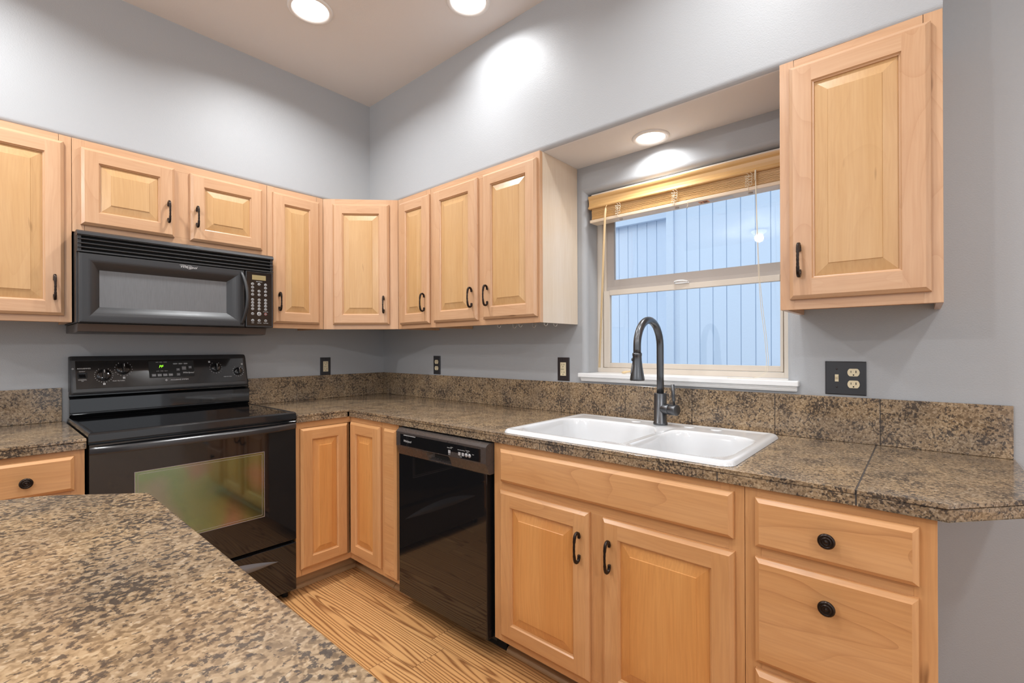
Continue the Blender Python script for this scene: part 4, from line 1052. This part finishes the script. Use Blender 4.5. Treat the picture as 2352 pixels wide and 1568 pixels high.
for (vv, kind) in ((1.451, 0), (1.511, 0), (1.5305, 0), (1.550, 1), (1.568, 1)):
    mb = MB()
    if kind == 0: mb.sd(vv - .0068 - DO, vv + .0068 - DO, .661, .6622, .8085, .8215)
    else: mb.lathe([(.0078, 0), (.0078, .0012), (0, .0014)], Matrix.Translation((vv - DO, -.6610, .8150)) @ Matrix.Rotation(math.pi/2, 4, 'X'), 20)
    build('button', mb, simple('silver_button', (0.38, 0.38, 0.39), 0.4), cons, .0006 if kind == 0 else 0)
for k in range(11):
    mb = MB(); s_ = 1.1465 - DO + k * .0078; mb.sd(s_, s_ + .0045, .6612, .6618, .8440, .8475); build('vent_slot', mb, SILV, cons)

# ------------------------------------------------------------------ outlets and switch
def plate(mb, w_, h_, t=.005): 
    mb.frust([prect(-w_/2, w_/2, -h_/2, h_/2, 0), prect(-w_/2, w_/2, -h_/2, h_/2, t * .5), prect(-w_/2 + .003, w_/2 - .003, -h_/2 + .003, h_/2 - .003, t)], cap=True)
def slots(mb, x, z, d):
    mb.sd(x - .0075, x - .0058, d - .001, d + .0003, z - .001, z + .006); mb.sd(x + .0055, x + .0078, d - .001, d + .0003, z - .0015, z + .0065)
    mb.lathe([(.0022, 0), (.0022, .0004), (0, .0004)], Matrix.Translation((x, -d + .0001, z - .008)) @ Matrix.Rotation(math.pi/2, 4, 'X'), 12)
def z0fix(o, th): return o
def gfci(t, m_):
    mb = MB(); plate(mb, .070, .1145); p = build('cover_plate', mb, m_, t)
    mb = MB(); mb.sd(-.0168, .0168, .004, .0068, -.033, .033); r_ = build('receptacle', mb, IVORY, t, .0008)
    mb = MB(); slots(mb, 0, .020, .0068); slots(mb, 0, -.018, .0068); mb.sd(-.013, .006, .0066, .0072, .0005, .0014); mb.sd(-.013, .006, .0066, .0072, -.0035, -.0025); build('slots', mb, BLKD, r_)
    screws(t, ((0, .048), (0, -.048)))
def screws(t, ps):
    for x, z in ps:
        mb = MB(); mb.lathe([(.0028, .0048), (.0028, .0056), (0, .006)], Matrix.Translation((x, 0, z)) @ Matrix.Rotation(math.pi/2, 4, 'X'), 12); build('screw', mb, PLATE, t)
def duplex(t, x):
    for zz in (.0195, -.0195):
        mb = MB(); pl = [(x + .0165 * math.cos(a), zz + max(-.0125, min(.0125, .0165 * math.sin(a)))) for a in [2*math.pi*k/32 for k in range(32)]]
        mb.prism(pl, lambda p, q, a: (p, -a, q), .004, .0072); r_ = build('receptacle', mb, IVORY, t)
        mb = MB(); slots(mb, x, zz, .0072); build('slots', mb, BLKD, r_)
Z = {}
def wallthing(run, name, label, cat, pos, z):
    t = (runA if run == 'A' else runB)(name, label, cat, pos, z)
    t.location = (-pos, -.0005, z) if run == 'A' else (-.0005, -pos, z)
    Z0[t.name] = 0.0
    return t
t = wallthing('A', 'electrical_outlet', 'ivory outlet in a black plate on the stove wall, right of the stove', 'outlet', .4356, 1.1185); gfci(t, PLATEB)
t = wallthing('B', 'electrical_outlet', 'round-faced duplex outlet in a narrow black plate, nearest right of the wall corner', 'outlet', .5885, 1.1265)
mb = MB(); plate(mb, .066, .1145); build('cover_plate', mb, PLATEB, t); duplex(t, 0); screws(t, ((0, 0),))
t = wallthing('B', 'electrical_outlet', 'ivory outlet in a dark brown plate just left of the window sill', 'outlet', 1.5521, 1.1265); gfci(t, PLATE)
t = wallthing('B', 'switch_and_outlet', 'wide black plate with toggle switch and duplex outlet below the right wall cabinet', 'switch', 2.6932, 1.1262)
mb = MB(); plate(mb, .1125, .1120); build('cover_plate', mb, PLATEB, t); duplex(t, .0225)
mb = MB(); mb.sd(-.0235 - .0052, -.0235 + .0052, .004, .0062, -.012, .012); sw = build('switch_surround', mb, IVORY, t, .0005)
mb = MB(); mb.frust([prect(-.0235 - .0035, -.0235 + .0035, -.005, .006, .006), [(-.0235 - .003, -.0125, .004), (-.0235 + .003, -.0125, .004), (-.0235 + .003, -.0125, .0095), (-.0235 - .003, -.0125, .0095)]], cap=True); build('toggle', mb, IVORY, sw)
screws(t, ((-.0235, .030), (-.0235, -.030)))

# ------------------------------------------------------------------ window blind
bl = runB('window_blind', 'honey wood venetian blind pulled all the way up at the top of the window', 'blind', WV0, 1.81)
bo = WV0; ve = 2.514 - bo
mb = MB()
pr = [(.004, 1.8845), (.007, 1.888), (.006, 1.893), (.0005, 1.900), (-.001, 1.912), (.001, 1.925), (.0055, 1.933), (.0075, 1.939), (.0075, 1.9435), (-.008, 1.9435), (-.008, 1.8845)]
mb.prism(pr, lambda p, q, a: (a, -p, q), 1.7005 - bo, ve, smooth=False)
mb.sd(1.7005 - bo, 1.7045 - bo, -.050, -.008, 1.8845, 1.9435); mb.sd(ve - .004, ve, -.050, -.008, 1.8845, 1.9435)
build('valance', mb, BLW, bl)
mb = MB(); mb.sd(1.708 - bo, ve - .006, -.060, -.0085, 1.905, 1.955); build('headrail', mb, VINYL, bl, .001)
mb = MB()
for k in range(17):
    z = 1.8335 + k * .00335; j = random.uniform(-.0015, .0015)
    mb.sd(1.7125 - bo + random.uniform(0, .001), ve - .004, -.056 + j, -.004 + j, z, z + .0026)
build('slat_stack', mb, BLW, bl, .0004, 1)
mb = MB(); mb.sd(1.7065 - bo, ve - .002, -.060, .003, 1.8190, 1.8325); build('bottom_rail', mb, BLR, bl, .002)
def coil(v, amp, n, zt, zb2):
    mb = MB(); pts = []
    for k in range(n * 12 + 1):
        t = k / (n * 12); a = t * n * 2 * math.pi
        pts.append((v - bo + amp * math.sin(a) , -(.0065 + .003 * math.cos(a * 1.3)), zt + (zb2 - zt) * t + .004 * math.cos(a)))
    mb.tube(pts, .0009, 5)
    return mb
for v in (1.853, 2.113, 2.397):
    mb = coil(v - .004, .006, 5, 1.879, 1.835); mb2 = coil(v + .008, .006, 4, 1.879, 1.836)
    b = len(mb.v); mb.v += mb2.v; mb.f += [tuple(i + b for i in f_) for f_ in mb2.f]; mb.m += mb2.m; mb.sm += mb2.sm
    mb.tube([(v - bo, -.006, 1.836), (v - bo, -.0055, 1.826), (v - bo + .001, -.002, 1.818)], .001, 5)
    build('ladder_cord', mb, CORD, bl)
    mb = MB(); mb.lathe([(.0085, 1.8188), (.0080, 1.8158), (.0035, 1.8152), (.0032, 1.8165), (0, 1.8165)], Matrix.Translation((v - bo + .0, .028, 0)), 18); build('cord_plug', mb, VINYLD, bl)
mb = MB(); mb.tube([(1.8 - bo, -.010, 1.885), (1.799 - bo, -.016, 1.872), (1.799 - bo, -.017, 1.868)], .0012, 6); mb.tube([(1.799 - bo, -.017, 1.870), (1.7985 - bo, -.0175, 1.862), (1.7975 - bo, -.018, 1.848), (1.7965 - bo, -.018, 1.84), (1.7475 - bo, .010, 1.139)], [.003, .0048, .0055, .0050, .0052], 12)
build('tilt_wand', mb, BLR3, bl)
def cc(p): return p
mb = MB(); V = lambda v: v - bo
mb.tube([(V(2.4236), -.010, 1.888), (V(2.4236), -.012, 1.876), (V(2.4236), -.012, 1.850)], .0028, 8)
for k, dv in ((0, 0), (1, .006)):
    mb.tube([(V(2.4236 + dv * .2), -.012, 1.855), (V(2.4262 + dv * .3), -.010, 1.70), (V(2.431 + dv * .5), -.006, 1.50), (V(2.438 + dv), -.004, 1.38), (V(2.450 + dv), -.003, 1.27), (V(2.4565 + dv), -.002, 1.18), (V(2.452 + dv), -.001, 1.14), (V(2.430 + dv), .0, 1.120), (V(2.395), .004, 1.1135), (V(2.345), .006, 1.1130), (V(2.315), .010, 1.1132)], .0009, 6)
build('pull_cord', mb, CORD, bl)
mb = MB(); mb.tube([(V(2.164), -.004, 1.831), (V(2.170), -.0055, 1.822), (V(2.170), -.004, 1.812), (V(2.164), .004, 1.806), (V(2.161), .012, 1.802)], .0012, 6); build('cord_loop', mb, CORD, bl)
mb = MB(); mb.box(V(2.205), V(2.244), .010, .040, 1.8184, 1.8188, 0); build('warning_label', mb, LABO, bl)
mb = MB(); mb.box(V(2.2445), V(2.285), .010, .040, 1.8184, 1.8188, 0); mb.box(V(2.2855), V(2.335), .010, .040, 1.8184, 1.8188, 0); build('instruction_label', mb, LABW, bl)
mb = MB()
for k in range(5): mb.box(V(2.222), V(2.240 - (k % 2) * .004), .014 + k * .005, .0165 + k * .005, 1.8181, 1.8184)
mb.quad([(V(2.209), .032, 1.8182), (V(2.219), .032, 1.8182), (V(2.214), .018, 1.8182)])
build('label_print', mb, INK, bl)
mb = MB(); M = Matrix.Translation((.012, -1.862, 1.1175)) @ Matrix.Rotation(math.radians(80), 4, 'X') @ Matrix.Rotation(.0, 4, 'Y')
mb.lathe([(0, 0), (.0035, .001), (.0058, .010), (.0058, .020), (.0040, .030), (.0030, .034), (.0038, .040), (.0042, .050), (.0030, .055), (0, .056)], M, 16)
ts = tag(build('cord_tassel', mb, BLR3), 'small pale wooden cord tassel lying on the white window sill', 'tassel')

# ------------------------------------------------------------------ recessed lights
def downlight(name, label, u, v, z, r=.095, watts=CAN_W, group='recessed ceiling lights'):
    t = thing(name, label, 'ceiling light', (-u, -v, z), 0, group)
    mb = MB(); mb.lathe([(r, 0), (r, -.003), (r - .004, -.0065), (r - .012, -.0075), (r - .017, -.005), (r - .019, -.001), (r - .019, 0)], Matrix.Translation((0, 0, z)), 48); build('trim_ring', mb, TRIMW, t)
    mb = MB(); mb.lathe([(r - .0185, -.0012), (r - .03, -.0035), (0, -.006)], Matrix.Translation((0, 0, z)), 48); build('lens', mb, LENS, t)
    ld_ = bpy.data.lights.new('lamp', 'AREA'); ld_.shape = 'DISK'; ld_.size = (r - .03) * 2; ld_.energy = watts; ld_.color = CAN_COL; ld_.spread = math.radians(150)
    lo = bpy.data.objects.new('lamp', ld_); col.objects.link(lo); lo.parent = t; lo.location = (0, 0, -.009)
    return t
downlight('recessed_light', 'round recessed ceiling light further from the window wall, wholly in view', .929, .837, ZC, watts=11.5)
downlight('recessed_light', 'round recessed ceiling light close to the window wall, cut by the top edge', .497, 1.400, ZC, watts=4.3)
for (u, v) in ((.75, 2.45), (2.05, .80), (1.75, 2.2), (2.9, 1.9), (1.2, 3.6), (2.6, 3.6)):  # unseen extra downlights, added to raise the light level
    downlight('recessed_light', 'added recessed ceiling light, unseen overhead, for extra brightness', u, v, ZC, watts=14 if v < 1 else CAN_W)
downlight('soffit_light', 'round recessed light in the soffit directly above the window', .0915, 2.052, ZS, r=.0745, watts=2.0, group=None)

# ------------------------------------------------------------------ flush ceiling lamps of the dining and living side, out of the picture
DOME = simple('lit_opal_dome', (1, 1, 1), 0.4, emis=((1.0, 0.97, 0.93), 2.0))
def dome_lamp(u, v, watts=62):
    t = thing('dome_lamp', 'flush white dome ceiling lamp in the room behind the viewer', 'ceiling light', (-u, -v, ZC), 0, 'flush dome lamps behind the viewer')
    mb = MB(); mb.lathe([(.105, ZC), (.105, ZC - .012), (.098, ZC - .016), (0, ZC - .016)], n=32); build('base', mb, WHITE, t)
    mb = MB(); mb.lathe([(.094 * math.cos(math.pi/2 * k / 8), ZC - .016 - .05 * math.sin(math.pi/2 * k / 8)) for k in range(9)], n=32); build('dome', mb, DOME, t)
    l_ = bpy.data.lights.new('bulb', 'POINT'); l_.energy = watts; l_.shadow_soft_size = .05; l_.color = (0.98, 0.99, 1.0)
    o_ = bpy.data.objects.new('bulb', l_); col.objects.link(o_); o_.parent = t; o_.location = (0, 0, -.105)
for u, v in ((4.5, 1.3), (2.9, 4.7)): dome_lamp(u, v)
